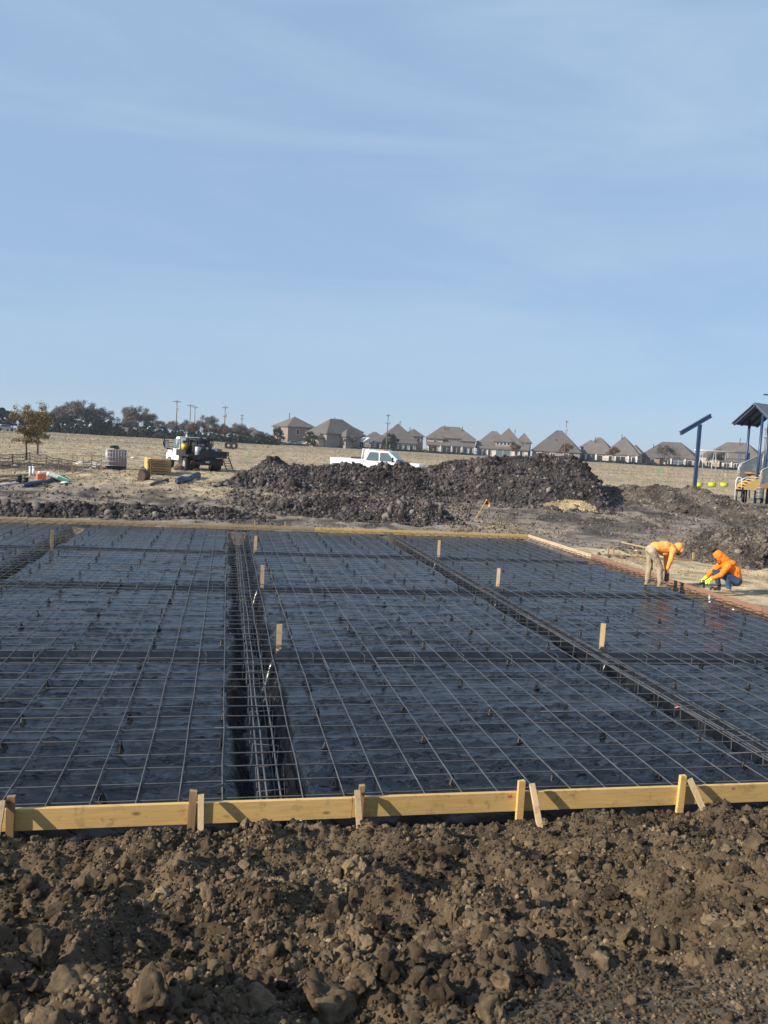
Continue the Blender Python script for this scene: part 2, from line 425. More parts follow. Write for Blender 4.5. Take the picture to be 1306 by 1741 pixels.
def detail_z(x, y):
    fg = 1 - sst(6.45, 6.8, y); fg = fg * (1 - sst(12.5, 15, x))
    r = np.hypot(x, y)
    bil = lambda s_, sd: np.abs(n2(x + .3 * n2(x, y, s_ * 2, sd + .7) * s_, y, s_, sd)) - .25
    zz = fg * (.23 * (1 - .6 * sst(5.5, 6.3, y)) * fb2(x, y, 1.05, 2, .5, 1) + .05 * fb2(x, y, .42, 2, .55, 2) + .13 * bil(.34, 3) + .075 * bil(.15, 4.2) + .04 * bil(.07, 5.1) + .022 * bil(.035, 6.3))
    pt = 1 - sst(.55, 1.15, np.hypot((x - 1.75) / .95, (y - 2.35) / .62) + .25 * n2(x, y, .35, 4))   # the smooth raked patch at the photographer's right
    zz = zz * (1 - .85 * pt)
    mid = sst(30.2, 31.5, y) * (1 - sst(44, 54, y)); right = sst(12.3, 13.5, x) * sst(7, 9, y) * (1 - sst(29, 31, y))
    zz = zz + mid * (.035 * np.sin((y + .12 * x + .8 * n2(x, y, 9, 11)) * 3.6) * sst(8, 14, x) + .09 * fb2(x, y, 2.2, 3, .5, 5) + .05 * fb2(x, y, .5, 3, .6, 6))
    zz = zz + right * (.025 * fb2(x, y, .8, 3, .5, 7) + .06 * sst(20, 26, y) * fb2(x, y, 1.2, 3, .5, 8))
    far = sst(50, 70, r)
    zz = zz + far * .10 * fb2(x, y, 14, 3, .5, 9)
    return zz
def slab_mask(x, y):
    return sst(-.02, .16, np.minimum(np.minimum(x - SX0, SX1 - x), np.minimum(y - (SY0 + .02), SY1 - y)))
def T(x, y):
    x = np.atleast_1d(np.asarray(x, float)); y = np.atleast_1d(np.asarray(y, float))
    z = base_z(x, y) + detail_z(x, y); k = slab_mask(x, y)
    return z * (1 - k) - 1.3 * k
def Tz(x, y): return float(T([x], [y])[0])
def ray(px, py): return FWD * FPX + RC * (px - 653) - UC * (py - 870.5)
def atd(px, py, D):
    """the point D metres ahead on the bearing of (px, py)"""
    return Vector((0, 0, EYE)) + ray(px, py) * (D / FPX)
def ground_at(px, py):
    d = ray(px, py); t = np.arange(2.0, 500, .05) / FPX
    X, Y, Z = d.x * t, d.y * t, EYE + d.z * t
    k = np.nonzero(Z < base_z(X, Y))[0]; k = k[0] if len(k) else len(t) - 1
    return Vector((X[k], Y[k], Tz(X[k], Y[k])))
def level(px, py, z=0.0):
    d = ray(px, py); t = (z - EYE) / d.z
    return Vector((d.x * t, d.y * t, z))
def spot(px, D):
    """ground point D metres ahead on the bearing of column px near the horizon"""
    p = atd(px, 764.6 + .055 * (px - 653), D); return Vector((p.x, p.y, Tz(p.x, p.y)))

def build_ground():
    rad = [1.2]
    while rad[-1] < 4500:
        r = rad[-1]; rad.append(r * (1.0042 if r < 7.2 else (1.0065 if 28 < r < 62 else (1.012 if r < 130 else 1.03))))
    rad = np.array(rad)
    c = 90 - math.degrees(YAW)
    ang = np.concatenate([np.arange(c - 33, c + 33, .14), np.arange(c + 33, c + 327, 2.1)]); ang = np.radians(ang)
    A, Rr = np.meshgrid(ang, rad)
    X = (Rr * np.cos(A)).ravel(); Y = (Rr * np.sin(A)).ravel()
    Z = T(X, Y)
    # keep the sheet from poking through where cells are coarse
    n, k = len(rad), len(ang)
    i, j = np.meshgrid(np.arange(n - 1), np.arange(k), indexing='ij'); j2 = (j + 1) % k
    F = np.stack([i * k + j, (i + 1) * k + j, (i + 1) * k + j2, i * k + j2], -1).reshape(-1, 4)
    F = F[:, ::-1]
    V = np.stack([X, Y, Z], 1)
    V = np.concatenate([V, [[0, 0, float(T([0], [0])[0])]]])
    # colours of the different grounds
    w = fb2(X, Y, 5, 4, .55, 21); w2 = fb2(X, Y, 1.1, 3, .55, 22); wl_ = fb2(X, Y, 40, 3, .5, 23)
    clay = np.array([.125, .090, .057]); grey = np.array([.245, .205, .172]); dark = np.array([.085, .072, .066])
    sand = np.array([.52, .415, .265]); grass = np.array([.42, .335, .225]); far = np.array([.275, .23, .178])
    C = np.tile(clay, (len(X), 1))
    def lay(mask, c):
        nonlocal C
        C = C * (1 - mask[:, None]) + c * mask[:, None]
    lay(sst(12.1, 12.6, X) * sst(6, 8, Y), sand)
    lay((1 - sst(.5, 1.2, np.hypot((X - 1.75) / .95, (Y - 2.35) / .62))) * .8, np.array([.24, .19, .14]))
    lay(sst(25.5, 28.0, Y + 1.2 * w + .03 * (X - 12)), grey)
    lay(sst(29, 31, Y) * sst(.05, .5, w + .6 * w2), dark)
    lay(sst(.25, .6, w2 * .8 - w) * sst(29, 31, Y) * (1 - sst(46, 50, Y)) * .6, sand * .6)
    gl = Y + 3.5 * w + np.where(X < 2, 4.0, -2.5) - .03 * np.clip(X, 0, 40)
    lay(sst(41.5, 44.5, gl), grass)
    st_ = pnoise(np.stack([X / 55, Y / 9, X * 0 + 3.3], 1)); lay(sst(85, 200, Y + 25 * wl_ + 40 * st_) * .85, far)
    lay(sst(.1, .45, st_) * sst(55, 75, Y) * .45, far * .72)
    gq = level(38, 800, .9); lay((1 - sst(.7, 1.1, np.hypot((X - gq.x) / 5.5, (Y - gq.y) / 3.2) + .3 * w2)) * .85, dark)
    lay(sst(.25, .5, wl_) * sst(60, 75, Y) * .4, far * .8)
    C = C * (1 + .12 * w2[:, None] + .10 * w[:, None])
    C = np.concatenate([C, clay[None]])
    tint = np.full(len(V), .5)
    o = np_mesh('ground', V, F, M['ground'], None, True, tint, np.clip(C, .01, 1))
    tag(o, kind='structure')
build_ground()

# ------------------------------------------------------------------ clods
def ico(sub):
    bm = bmesh.new(); bmesh.ops.create_icosphere(bm, subdivisions=sub, radius=1)
    V = np.array([v.co[:] for v in bm.verts]); F = np.array([[v.index for v in f.verts] for f in bm.faces]); bm.free()
    return V, F
def clod_shapes(n, sub, cuts=9, rough=.12):
    V0, F = ico(sub); out = []
    for k in range(n):
        V = V0 * RNG.uniform(.7, 1.15, 3)
        for c in range(cuts):
            d = RNG.normal(size=3); d /= np.linalg.norm(d); off = RNG.uniform(.34, .8)
            s = V @ d - off; V = V - np.outer(np.clip(s, 0, None) * .95, d)
        nd = V0 * 1.0
        h = pnoise(V0 * 1.6 + k * 7.7) * .26
        if sub > 1: h = h + pnoise(V0 * 4.2 + k * 3.1) * rough
        if sub > 2: h = h + pnoise(V0 * 9.5 + k * 1.7) * rough * .75
        if sub > 3: h = h + pnoise(V0 * 20 + k * 2.7) * rough * .5
        out.append(V + nd * h[:, None])
    return out, F
def scatter(P, size, shapes, F, sink=.25, tints=None):
    """clods at points P; returns V, F, tint"""
    n = len(P); k = len(shapes[0]); S_ = np.array(shapes)[RNG.integers(0, len(shapes), n)]
    q = RNG.normal(size=(n, 4)); q /= np.linalg.norm(q, axis=1)[:, None]; w, x, y, z = q.T
    Rm = np.stack([1 - 2 * (y * y + z * z), 2 * (x * y - z * w), 2 * (x * z + y * w), 2 * (x * y + z * w), 1 - 2 * (x * x + z * z), 2 * (y * z - x * w),
                   2 * (x * z - y * w), 2 * (y * z + x * w), 1 - 2 * (x * x + y * y)], 1).reshape(n, 3, 3)
    V = np.einsum('nij,nkj->nki', Rm, S_) * size[:, None, None]
    V[:, :, 2] += (size * (.6 - sink * 2))[:, None] * .5
    V += P[:, None, :]
    Fa = (F[None] + (np.arange(n) * k)[:, None, None]).reshape(-1, 3)
    t = tints if tints is not None else np.clip(RNG.normal(.5, .16, n), 0, 1)
    return V.reshape(-1, 3), Fa, np.repeat(t, k)
def merge(parts):
    Vs, Fs, Ts, o = [], [], [], 0
    for V, F, t in parts:
        Vs.append(V); Fs.append(F + o); Ts.append(t); o += len(V)
    return np.concatenate(Vs), np.concatenate(Fs), np.concatenate(Ts)
SH4 = clod_shapes(14, 4, 12, .15); SH3 = clod_shapes(18, 3, 9, .22); SH2 = clod_shapes(18, 2, 8, .2); SH1 = clod_shapes(14, 1, 5, .15)

def foreground():
    # foreground mound of loose clay between the photographer and the form
    def pts(n, y0, y1, keep=None):
        y = RNG.uniform(y0, y1, n); hw = 1.5 + y * .58
        x = (y * .2) + RNG.uniform(-1, 1, n) * hw
        if keep is not None:
            k = keep(x, y); x, y = x[k], y[k]
        return np.stack([x, y, T(x, y)], 1)
    patch = lambda x, y: ~((np.hypot((x - 1.75) / .95, (y - 2.35) / .62) < 1) & (RNG.uniform(size=len(x)) < .93))
    cl = lambda x, y: (fb2(x, y, .8, 2, .5, 31) + RNG.uniform(-.6, .6, len(x)) > -.08) & patch(x, y)
    ps = []
    P = pts(430, 1.7, 6.5, patch); s = np.clip(RNG.lognormal(-3.0, .32, len(P)), .035, .085); ps.append(scatter(P, s, *SH4, .25))
    P = pts(2900, 1.6, 6.62, cl); s = np.clip(RNG.lognormal(-3.35, .3, len(P)), .02, .06); ps.append(scatter(P, s, *SH3, .1))
    P = pts(21000, 1.6, 6.68, cl); s = np.clip(RNG.lognormal(-4.0, .35, len(P)), .010, .03); ps.append(scatter(P, s, *SH2, .1))
    P = pts(76000, 1.6, 6.68); s = np.clip(RNG.lognormal(-4.75, .35, len(P)), .005, .013); ps.append(scatter(P, s, *SH1, .1))
    o = np_mesh('loose_soil', *merge(ps)[:2], M['clay'], None, False, merge(ps)[2]); tag(o, kind='stuff')
foreground()

def pile(name, label, crest, hw, n_clods, smin, smax, seed, mat='pile', front_only=True, flat=1.25, cat='dirt pile', rough=.27):
    """spoil heap along a crest of world points; hw = half width in metres per metre of height"""
    c = np.array([p[:] for p in crest]); seg = np.r_[0, np.cumsum(np.hypot(np.diff(c[:, 0]), np.diff(c[:, 1])))]
    nS, nT = max(40, int(seg[-1] / .14)), 46
    s = np.linspace(0, seg[-1], nS); cx, cy, cz = (np.interp(s, seg, c[:, i]) for i in range(3))
    k = np.ones(7) / 7; pad = lambda a: np.convolve(np.pad(a, 3, mode='edge'), k, 'valid'); cx, cy = pad(cx), pad(cy)
    tx, ty = np.gradient(cx), np.gradient(cy); L = np.hypot(tx, ty); nx, ny = ty / L, -tx / L
    bz = base_z(cx, cy); h = np.maximum(cz - bz, .05); w = np.maximum(h * hw, .5)
    t = np.linspace(-1, 1, nT)
    X = cx[:, None] + nx[:, None] * t * w[:, None]; Y = cy[:, None] + ny[:, None] * t * w[:, None]
    def top(sx, tt, X_, Y_):
        hh = np.interp(sx, s, h); b = base_z(X_.ravel(), Y_.ravel()).reshape(X_.shape)
        zz = b + hh * np.clip(1 - np.abs(tt) ** flat, 0, 1) - .12
        nz_ = fb2(X_.ravel(), Y_.ravel(), 1.3, 4, .55, seed).reshape(X_.shape)
        return zz + nz_ * rough * np.minimum(hh, 1.0) * (1 - .5 * np.abs(tt))
    Sg, Tg = np.meshgrid(s, t, indexing='ij'); Z = top(Sg, Tg, X, Y)
    i, j = np.meshgrid(np.arange(nS - 1), np.arange(nT - 1), indexing='ij')
    F = np.stack([i * nT + j, (i + 1) * nT + j, (i + 1) * nT + j + 1, i * nT + j + 1], -1).reshape(-1, 4)
    org = Vector((float(cx[nS // 2]), float(cy[nS // 2]), float(bz[nS // 2])))
    root = empty(name, org, 0, label, cat)
    o_ = np.array(org)
    np_mesh('heap', np.stack([X, Y, Z], -1).reshape(-1, 3) - o_, F, M[mat], root, True, np.full(nS * nT, .36))
    ps = []
    for n, a, b, sh in ((int(n_clods * .004), smax, smax * 1.4, SH2), (int(n_clods * .04), smax * .55, smax, SH2), (int(n_clods * .35), smin * 1.3, smax * .55, SH2), (n_clods, smin * .5, smin * 1.3, SH1)):
        if n < 1: continue
        ss = RNG.uniform(0, seg[-1], n); tt = np.clip(RNG.uniform(-1.12, 1.12, n), -1.15, 1.15)
        # the slope towards the camera is the one that shows
        tt = np.where((RNG.uniform(size=n) < .75) & (tt * ny[nS // 2] > 0), -tt, tt) if ny[nS // 2] > 0 else np.where((RNG.uniform(size=n) < .75) & (tt * ny[nS // 2] > 0), -tt, tt)
        wx = np.interp(ss, s, w); X_ = np.interp(ss, s, cx) + np.interp(ss, s, nx) * tt * wx; Y_ = np.interp(ss, s, cy) + np.interp(ss, s, ny) * tt * wx
        Z_ = np.where(np.abs(tt) < .97, top(ss, tt, X_, Y_), T(X_, Y_))
        sz = a + (b - a) * RNG.power(.35, n)
        ps.append(scatter(np.stack([X_, Y_, Z_], 1) - o_, sz, *sh, .3, np.clip(RNG.normal(.5, .24, n), 0, 1)))
    V, Fc, tn = merge(ps)
    q = np_mesh('clod', V, Fc, M[mat], root, False, tn); tag(q, kind='stuff')
    return root
pile('dirt_pile', 'long dark spoil heap of broken clay hiding the lower half of the white pickup',
     [atd(352, 838, 39.6), atd(385, 816, 40), atd(420, 799, 40.8), atd(448, 786, 41.3), atd(468, 774, 41.6), atd(488, 781, 41.9), atd(520, 790, 42.2), atd(565, 787, 42.6), atd(620, 789, 43), atd(680, 786, 43.4),
      atd(722, 790, 43.8), atd(760, 784, 44.1), atd(810, 777, 44.5), atd(865, 774, 45), atd(915, 769, 45.4), atd(955, 770, 45.7), atd(985, 781, 46), atd(1005, 803, 46.2), atd(1022, 828, 46.3), atd(1036, 846, 46.4)],
     2.4, 17000, .05, .22, 41)
pile('dirt_pile', 'lower dark clod heap just behind the middle of the far form board',
     [atd(405, 880, 33.6), atd(430, 861, 33.9), atd(470, 850, 34.1), atd(520, 846, 34.2), atd(600, 841, 34.4), atd(680, 842, 34.5), atd(728, 849, 34.4), atd(758, 868, 34.1), atd(780, 886, 34.1), atd(797, 900, 34)],
     2.1, 8000, .04, .19, 42)
pile('soil_ridge', 'low ridge of dark clods along the left end of the far form board',
     [atd(-80, 848, 28.9), atd(20, 851, 29.3), atd(90, 849, 29.7), atd(160, 856, 30.1), atd(230, 854, 30.5), atd(300, 858, 31.0), atd(370, 860, 31.5), atd(430, 868, 32.0), atd(470, 885, 32.3)],
     2.0, 8000, .045, .20, 43, cat='dirt ridge')
pile('soil_ridge', 'rough brown soil ridge in front of the blue post and the yellow swings',
     [atd(985, 822, 50), atd(1050, 822, 48), atd(1110, 826, 46), atd(1170, 827, 44.5), atd(1215, 832, 43.5), atd(1250, 846, 42.5), atd(1290, 856, 42), atd(1340, 862, 41.5)],
     3.0, 8000, .03, .14, 44, 'greysoil', cat='dirt ridge', rough=.36)
pile('dirt_pile', 'dark clod heap at the right edge behind the long wooden form',
     [atd(1165, 905, 29.5), atd(1200, 897, 28.8), atd(1240, 893, 28.2), atd(1280, 897, 27.6), atd(1330, 900, 27)],
     1.9, 4200, .03, .14, 45, 'greysoil')
pile('sand_pile', 'small tan sand patch at the right foot of the long spoil heap',
     [atd(905, 857, 40.5), atd(940, 848, 40.8), atd(985, 847, 41), atd(1015, 857, 41)], 2.4, 900, .03, .09, 46, 'sandpile', cat='sand pile')

def midground():
    # loose clods on the stripped soil behind and beside the slab
    ps = []
    def area(n, px0, px1, D0, D1, s0, s1, sh, thr=-.1):
        D = RNG.uniform(D0, D1, n); px = RNG.uniform(px0, px1, n); lat = (px - 653) / FPX * D
        x = R0.x * lat + Fh.x * D; y = R0.y * lat + Fh.y * D
        k = (fb2(x, y, 2.4, 3, .55, 51) + RNG.uniform(-.4, .4, n) > thr) & ((x > SX1 + .25) | (y > SY1 + .25) | (y < SY0))
        x, y = x[k], y[k]; s = s0 + (s1 - s0) * RNG.power(.5, len(x))
        ps.append(scatter(np.stack([x, y, T(x, y)], 1), s, *sh, .15))
    area(12000, -40, 1350, 28, 44, .01, .065, SH1)
    area(8000, 760, 1350, 26, 48, .015, .09, SH1)
    area(700, -40, 480, 30, 37, .05, .12, SH2); area(2600, 390, 800, 34, 39.5, .03, .14, SH2, -.6)
    o = np_mesh('scattered_clods', *merge(ps)[:2], M['greysoil'], None, False, merge(ps)[2]); tag(o, kind='stuff')
    ps.clear()
    area(9000, 1000, 1400, 15, 27, .005, .022, SH1, -.3)
    area(2800, 1000, 1400, 22.8, 26.5, .008, .036, SH1, -.3)
    area(1200, 780, 1000, 32, 34.5, .008, .04, SH1, -.1)
    o = np_mesh('pale_crumbs', *merge(ps)[:2], M['sandpile'], None, True, merge(ps)[2]); tag(o, kind='stuff')
midground()

# big pale clods one can tell from the loose soil
BIGL = [(60, 1660, .12, 'large brown clod at the left, beside a smaller broken one'),]
def big_clods():
    spots = [(545, 1695, .135, .72, 'largest pale clay block in the foreground, at the lower middle'),
             (220, 1640, .085, .95, 'yellowish pale clod among dark soil at the lower left'),
             (95, 1490, .05, .85, 'small light clod alone on the dark soil at left'),
             (440, 1670, .095, .62, 'broad brown clod left of the largest pale block'),
             (620, 1690, .07, .8, 'knobbly pale clod right of the largest pale block'),
             (70, 1640, .10, .6, 'rough brown clod at the lower left edge'),
             (150, 1700, .085, .62, 'angular grey brown clod low at the left'),
             (285, 1720, .075, .55, 'dark angular clod at the bottom left'),
             (855, 1690, .05, .9, 'round ochre clod in the lower middle right'),
             (840, 1725, .08, .8, 'pale clod touching the bottom edge right of centre'),
             (990, 1520, .05, .85, 'pale yellow clod in the middle of the right hand soil'),
             (1270, 1505, .065, .8, 'broad pale clod near the right edge'),
             (1190, 1570, .07, .72, 'flat light slab of clay on the right slope'),
             (925, 1396, .05, 1.0, 'yellow stone lying under the near form board'),
             (1285, 1430, .13, .66, 'big smooth clay lump at the right below the form')]
    sh, F = SH4
    for k, (px, py, s, t, lab) in enumerate(spots):
        g = ground_at(px, py); V, Fc, tn = scatter(np.array([[0, 0, 0.]]), np.array([s]), [sh[k % len(sh)]], F, .1, np.array([.28 + t * .45]))
        o = np_mesh('clod', V, Fc, M['clay'], None, False, tn); o.location = (g.x, g.y, g.z + s * .15)
        tag(o, lab, 'clod', 'large clods in the foreground soil')
big_clods()
# ------------------------------------------------------------------ slab: sheet, steel, forms
BX = [-10.5, -5.0, 0.52, 6.18]; BY = [11.9, 17.6, 23.3]
def build_sheet():
    xs = np.arange(SX0 + .01, SX1 - .005, .04)
    ys = [SY0 - .10]
    while ys[-1] < SY1 - .03: ys.append(ys[-1] + .020 * max(1, (ys[-1] / 9) ** 1.1))
    ys = np.array(ys)
    X, Y = np.meshgrid(xs, ys); sh = X.shape; X, Y = X.ravel(), Y.ravel()
    wob = .085 * fb2(X, Y, 1.1, 3, .6, 61); wob2 = .07 * fb2(X, Y, 1.0, 3, .6, 62)
    d = np.full_like(X, 9.)
    for b in BX: d = np.minimum(d, np.abs(X - b) + wob)
    dy = np.full_like(X, 9.)
    for b in BY: dy = np.minimum(dy, np.abs(Y - b) + wob2 + .03)
    d = np.minimum(d, dy)
    d = np.minimum(d, np.minimum(X - SX0, SX1 - X) + wob)
    d = np.minimum(d, np.minimum(np.maximum(Y - SY0, 0), SY1 - Y) + wob2 * .6 + .02)
    z = -.158 - .66 * (1 - sst(.08, .40, d))
    # pads sag and crown a little, the film wrinkles along the pull
    z += .018 * fb2(X, Y, 1.9, 1, .5, 63)
    wx = X + .5 * n2(X, Y, 1.7, 64); wy = Y + .5 * n2(X, Y, 1.9, 65)
    r1 = 1 - np.abs(n2(wx * .45, wy, .22, 66)); r2 = 1 - np.abs(n2(wx, wy * .4, .26, 67)); r3 = 1 - np.abs(n2(wx * .7 + wy * .7, (wy - wx) * .35, .24, 68))
    sel = n2(X, Y, 1.5, 69); sel2 = n2(X, Y, 1.2, 70)
    near = sst(.9, .3, d)
    z += .006 * (r1 ** 5) * sst(-.3, .3, sel) + .006 * (r2 ** 5) * sst(.1, .5, -sel) + .010 * (r3 ** 5) * sst(.05, .4, sel2)
    z += .010 * (1 - sst(.25, .5, d)) * fb2(X, Y, .3, 2, .5, 71) + .10 * (1 - sst(.06, .26, d)) * (np.abs(n2(X, Y * .8, .16, 84)) + .5 * n2(X, Y, .09, 85))
    # fine folds: across the left pads, slanting off on the others
    ang = .10 + .5 * n2(X, Y, 2.6, 75) + np.where(X > .6, .25, 0.0)
    u_ = wx * np.cos(ang) + wy * np.sin(ang); v_ = wy * np.cos(ang) - wx * np.sin(ang)
    nf = 1 - sst(11, 19, Y)
    rid = lambda a, b, sc, sd, p: (1 - np.minimum(1, 2.0 * np.abs(n2(a, b, sc, sd)))) ** p
    amp = .16 + .84 * nf
    z += amp * (.0035 * rid(u_ * .04, v_, .08, 76, 1.3) * sst(-.4, .2, n2(X, Y, .8, 77)) + .004 * n2(u_ * .25, v_, .5, 83))
    Zg = z.reshape(sh); Xg, Yg = X.reshape(sh), Y.reshape(sh)
    def fold(cx, cy, a, L, h, w, curve=0.0):
        c_, s_ = np.cos(a), np.sin(a); ex, ey = abs(c_) * L / 2 + .15, abs(s_) * L / 2 + .15 + abs(curve)
        j0, j1 = np.searchsorted(xs, [cx - ex, cx + ex]); i0, i1 = np.searchsorted(ys, [cy - ey, cy + ey])
        if j1 - j0 < 2 or i1 - i0 < 2: return
        x_, y_ = Xg[i0:i1, j0:j1] - cx, Yg[i0:i1, j0:j1] - cy
        u = (x_ * c_ + y_ * s_) / (L / 2); v = y_ * c_ - x_ * s_ - curve * (u * u - .3) - .012 * np.sin(u * 7 + cx * 9)
        t_ = np.clip(1 - u * u, 0, 1)
        Zg[i0:i1, j0:j1] += h * t_ * np.exp(-np.abs(v) / (w * (.6 + .4 * t_)))
    rf = np.random.default_rng(5)
    for q in range(2500):                                    # long low folds
        cy = 6.9 + 15 * rf.power(.55); cx = cy * .2 + rf.uniform(-1, 1) * (1.6 + cy * .52)
        a = rf.normal(.05, .10) if cx < .4 else (rf.normal(.10, .20) if rf.random() < .82 else rf.uniform(-1.2, 1.2))
        fold(cx, cy, a, rf.uniform(.6, 3.0), rf.uniform(.008, .026) * rf.choice([1, 1, 1.5]), rf.uniform(.009, .018), rf.normal(0, .03))
    for q in range(120):                                     # fans pulled from pad corners and edges
        gx, gy = rf.choice(BX[1:]) + rf.choice([-.42, .42]), rf.choice([SY0 + .3, 11.6, 12.3, 17.2, 18.0, 23]) + rf.normal(0, .4)
        a0 = rf.uniform(0, 6.28)
        for f_ in range(rf.integers(5, 12)):
            a = a0 + rf.uniform(-.55, .55); L = rf.uniform(.35, 1.3); fold(gx + cos(a) * L * .55, gy + sin(a) * L * .55, a, L, rf.uniform(.012, .036), rf.uniform(.012, .022), rf.normal(0, .03))
    z = Zg.ravel()
    # the film turns up under the near form and out of the pit
    z = np.where(Y < SY0 + .02, -.36 - .12 * n2(X, Y, .5, 72) * .5, z)
    n, k = sh; i, j = np.meshgrid(np.arange(n - 1), np.arange(k - 1), indexing='ij')
    F = np.stack([i * k + j, i * k + j + 1, (i + 1) * k + j + 1, (i + 1) * k + j], -1).reshape(-1, 4)
    o = np_mesh('vapour_sheet', np.stack([X, Y, z], 1), F, M['plastic'], None, True)
    tag(o, 'black plastic sheet wrinkled over the slab pads and down into the beam trenches', 'plastic sheet')
    return X.reshape(sh), Y.reshape(sh), z.reshape(sh)
SHX, SHY, SHZ = build_sheet()
def sheet_z(x, y):
    i = int(np.clip(np.searchsorted(SHY[:, 0], y), 0, SHY.shape[0] - 1)); j = int(np.clip(np.searchsorted(SHX[0], x), 0, SHX.shape[1] - 1))
    return float(SHZ[i, j])

def bar(p, q, r, label, group, n=6, wob=.006):
    p, q = Vector(p), Vector(q); k = max(2, int((q - p).length / .9)); pts = []
    for i in range(k + 1):
        w = p.lerp(q, i / k)
        if 0 < i < k: w += Vector((random.gauss(0, wob), random.gauss(0, wob), random.gauss(0, wob * .6)))
        pts.append(w)
    o = MB().tube(pts, r, n).build('rebar', M['rebar'], None, False)
    tag(o, label, 'rebar', group); return o
LT = 'steel rebar of the mat running across the slab, parallel to the near form'
LL = 'steel rebar of the mat running away from the near form towards the houses'
LB = 'thicker rebar lying lengthwise inside a beam trench below the mat'
k = 0; y = SY0 + .17
while y < SY1 - .1:                                     # bars across the slab
    s = random.uniform(-2, 3) if k % 2 else random.uniform(4, 8)
    yy = y + random.gauss(0, .02); zz = -.068
    bar((SX0 + .06, yy, zz), (s, yy + random.gauss(0, .012), zz), .0068, LT, 'mat bars across the slab')
    bar((s - .55, yy + .016, zz), (SX1 - .05, yy + .014 + random.gauss(0, .012), zz), .0068, LT, 'mat bars across the slab')
    y += .36; k += 1
xs_long = []
k = 0; x = .07 - .366 * 32
while x < SX1 - .1:
    if not any(abs(x - b) < .13 for b in BX): xs_long.append(x)
    x += .366
for k, x in enumerate(xs_long):                         # bars away from the camera
    s = random.uniform(10.5, 15) if k % 2 else random.uniform(17, 22); zz = -.055
    xx = x + random.gauss(0, .01)
    bar((xx, SY0 + .05, zz), (xx + random.gauss(0, .012), s, zz), .0072, LL, 'mat bars running away')
    bar((xx + .017, s - .6, zz), (xx + .016 + random.gauss(0, .012), SY1 - .05, zz), .0072, LL, 'mat bars running away')
OFF = {0: (-.1, .0, .1), 1: (-.12, -.02, .1), 2: (-.105, -.045, .08), 3: (-.15, -.085, .07, .13)}
for i, b in enumerate(BX):
    for o_ in OFF[i]:
        bar((b + o_, SY0 + .05, -.088), (b + o_ + .01, SY1 - .06, -.088), .0098, LB, 'trench bars')
    for o_ in (-.1, .1): bar((b + o_, SY0 + .06, -.53), (b + o_, SY1 - .06, -.53), .0088, LB, 'trench bars')
for b in BY:
    for o_ in (-.1, .1): bar((SX0 + .06, b + o_, -.21), (SX1 - .05, b + o_, -.21), .0082, LB, 'trench bars')
# stirrups round the trench bars
def stirrup_mesh():
    w, z0, z1 = .135, -.545, -.075
    pts = [(-w, 0, z1), (-w, 0, z0), (w, 0, z0), (w, 0, z1), (-w, 0, z1 - .004), (-w + .05, 0.02, z1 - .07)]
    return MB().tube(pts, .0052, 5).build('stirrup', M['rebar'], None, False)
st0 = stirrup_mesh(); first = True
def put_stirrup(x, y, rz):
    global first
    o = st0 if first else st0.copy()
    if not first: COL.objects.link(o)
    first = False
    o.location = (x, y, random.uniform(-.012, .004)); o.rotation_euler = (random.gauss(0, .05), random.gauss(0, .04), rz + random.gauss(0, .07))
    tag(o, 'bent wire stirrup wrapped round the bars of a beam trench', 'stirrup', 'stirrups in the beam trenches')
for b in (0.52, 6.18, -5.0):
    y = SY0 + .35
    while y < SY1 - .2:
        put_stirrup(b, y, 0); y += .55 if b > 0 else .9
for b in BY:
    x = -9.0
    while x < SX1 - .2:
        if all(abs(x - c) > .2 for c in BX): put_stirrup(x, b, pi / 2)
        x += .8
# plastic chairs that hold the mat up
def chair_mesh():
    mb = MB()
    mb.tube([(0, 0, 0), (0, 0, .006)], [.045, .043], 10)
    for a in range(4):
        c, s = cos(a * pi / 2 + .4), sin(a * pi / 2 + .4)
        mb.beam((c * .036, s * .036, .004), (c * .008, s * .008, .088), .016, .009)
    mb.tube([(0, 0, .05), (0, 0, .096)], [.014, .009], 8)
    mb.box((-.0085, 0, .104), (.005, .016, .022)).box((.0085, 0, .104), (.005, .016, .022))
    return mb.build('rebar_chair', M['blackplastic'], None, False)
ch0 = chair_mesh(); nch = 0
cand = []
for k, x in enumerate(xs_long):
    if (round((x - .07) / .366)) % 3: continue
    y = SY0 + .40
    while y < SY1 - .3:
        yy = y + random.gauss(0, .1); px = x + random.gauss(0, .03)
        v = Vector((px, yy, -.1)) - Vector((0, 0, EYE)); w = v.dot(FWD); u = 653 + FPX * v.dot(RC) / w
        if -15 < u < 1321 and sheet_z(px, yy) > -.22: cand.append((w, px, yy))
        y += 1.08
cand.sort()
for w, x, y in cand[:295]:
    o = ch0 if nch == 0 else ch0.copy()
    if nch: COL.objects.link(o)
    nch += 1; z = sheet_z(x, y) - .002
    o.location = (x, y, z); o.scale = (1, 1, max(.5, (-.058 - z) / .098)); o.rotation_euler = (0, 0, random.uniform(0, 6))
    tag(o, 'small black cone shaped plastic chair holding the rebar mat above the sheet', 'rebar chair', 'rebar chairs under the mat')

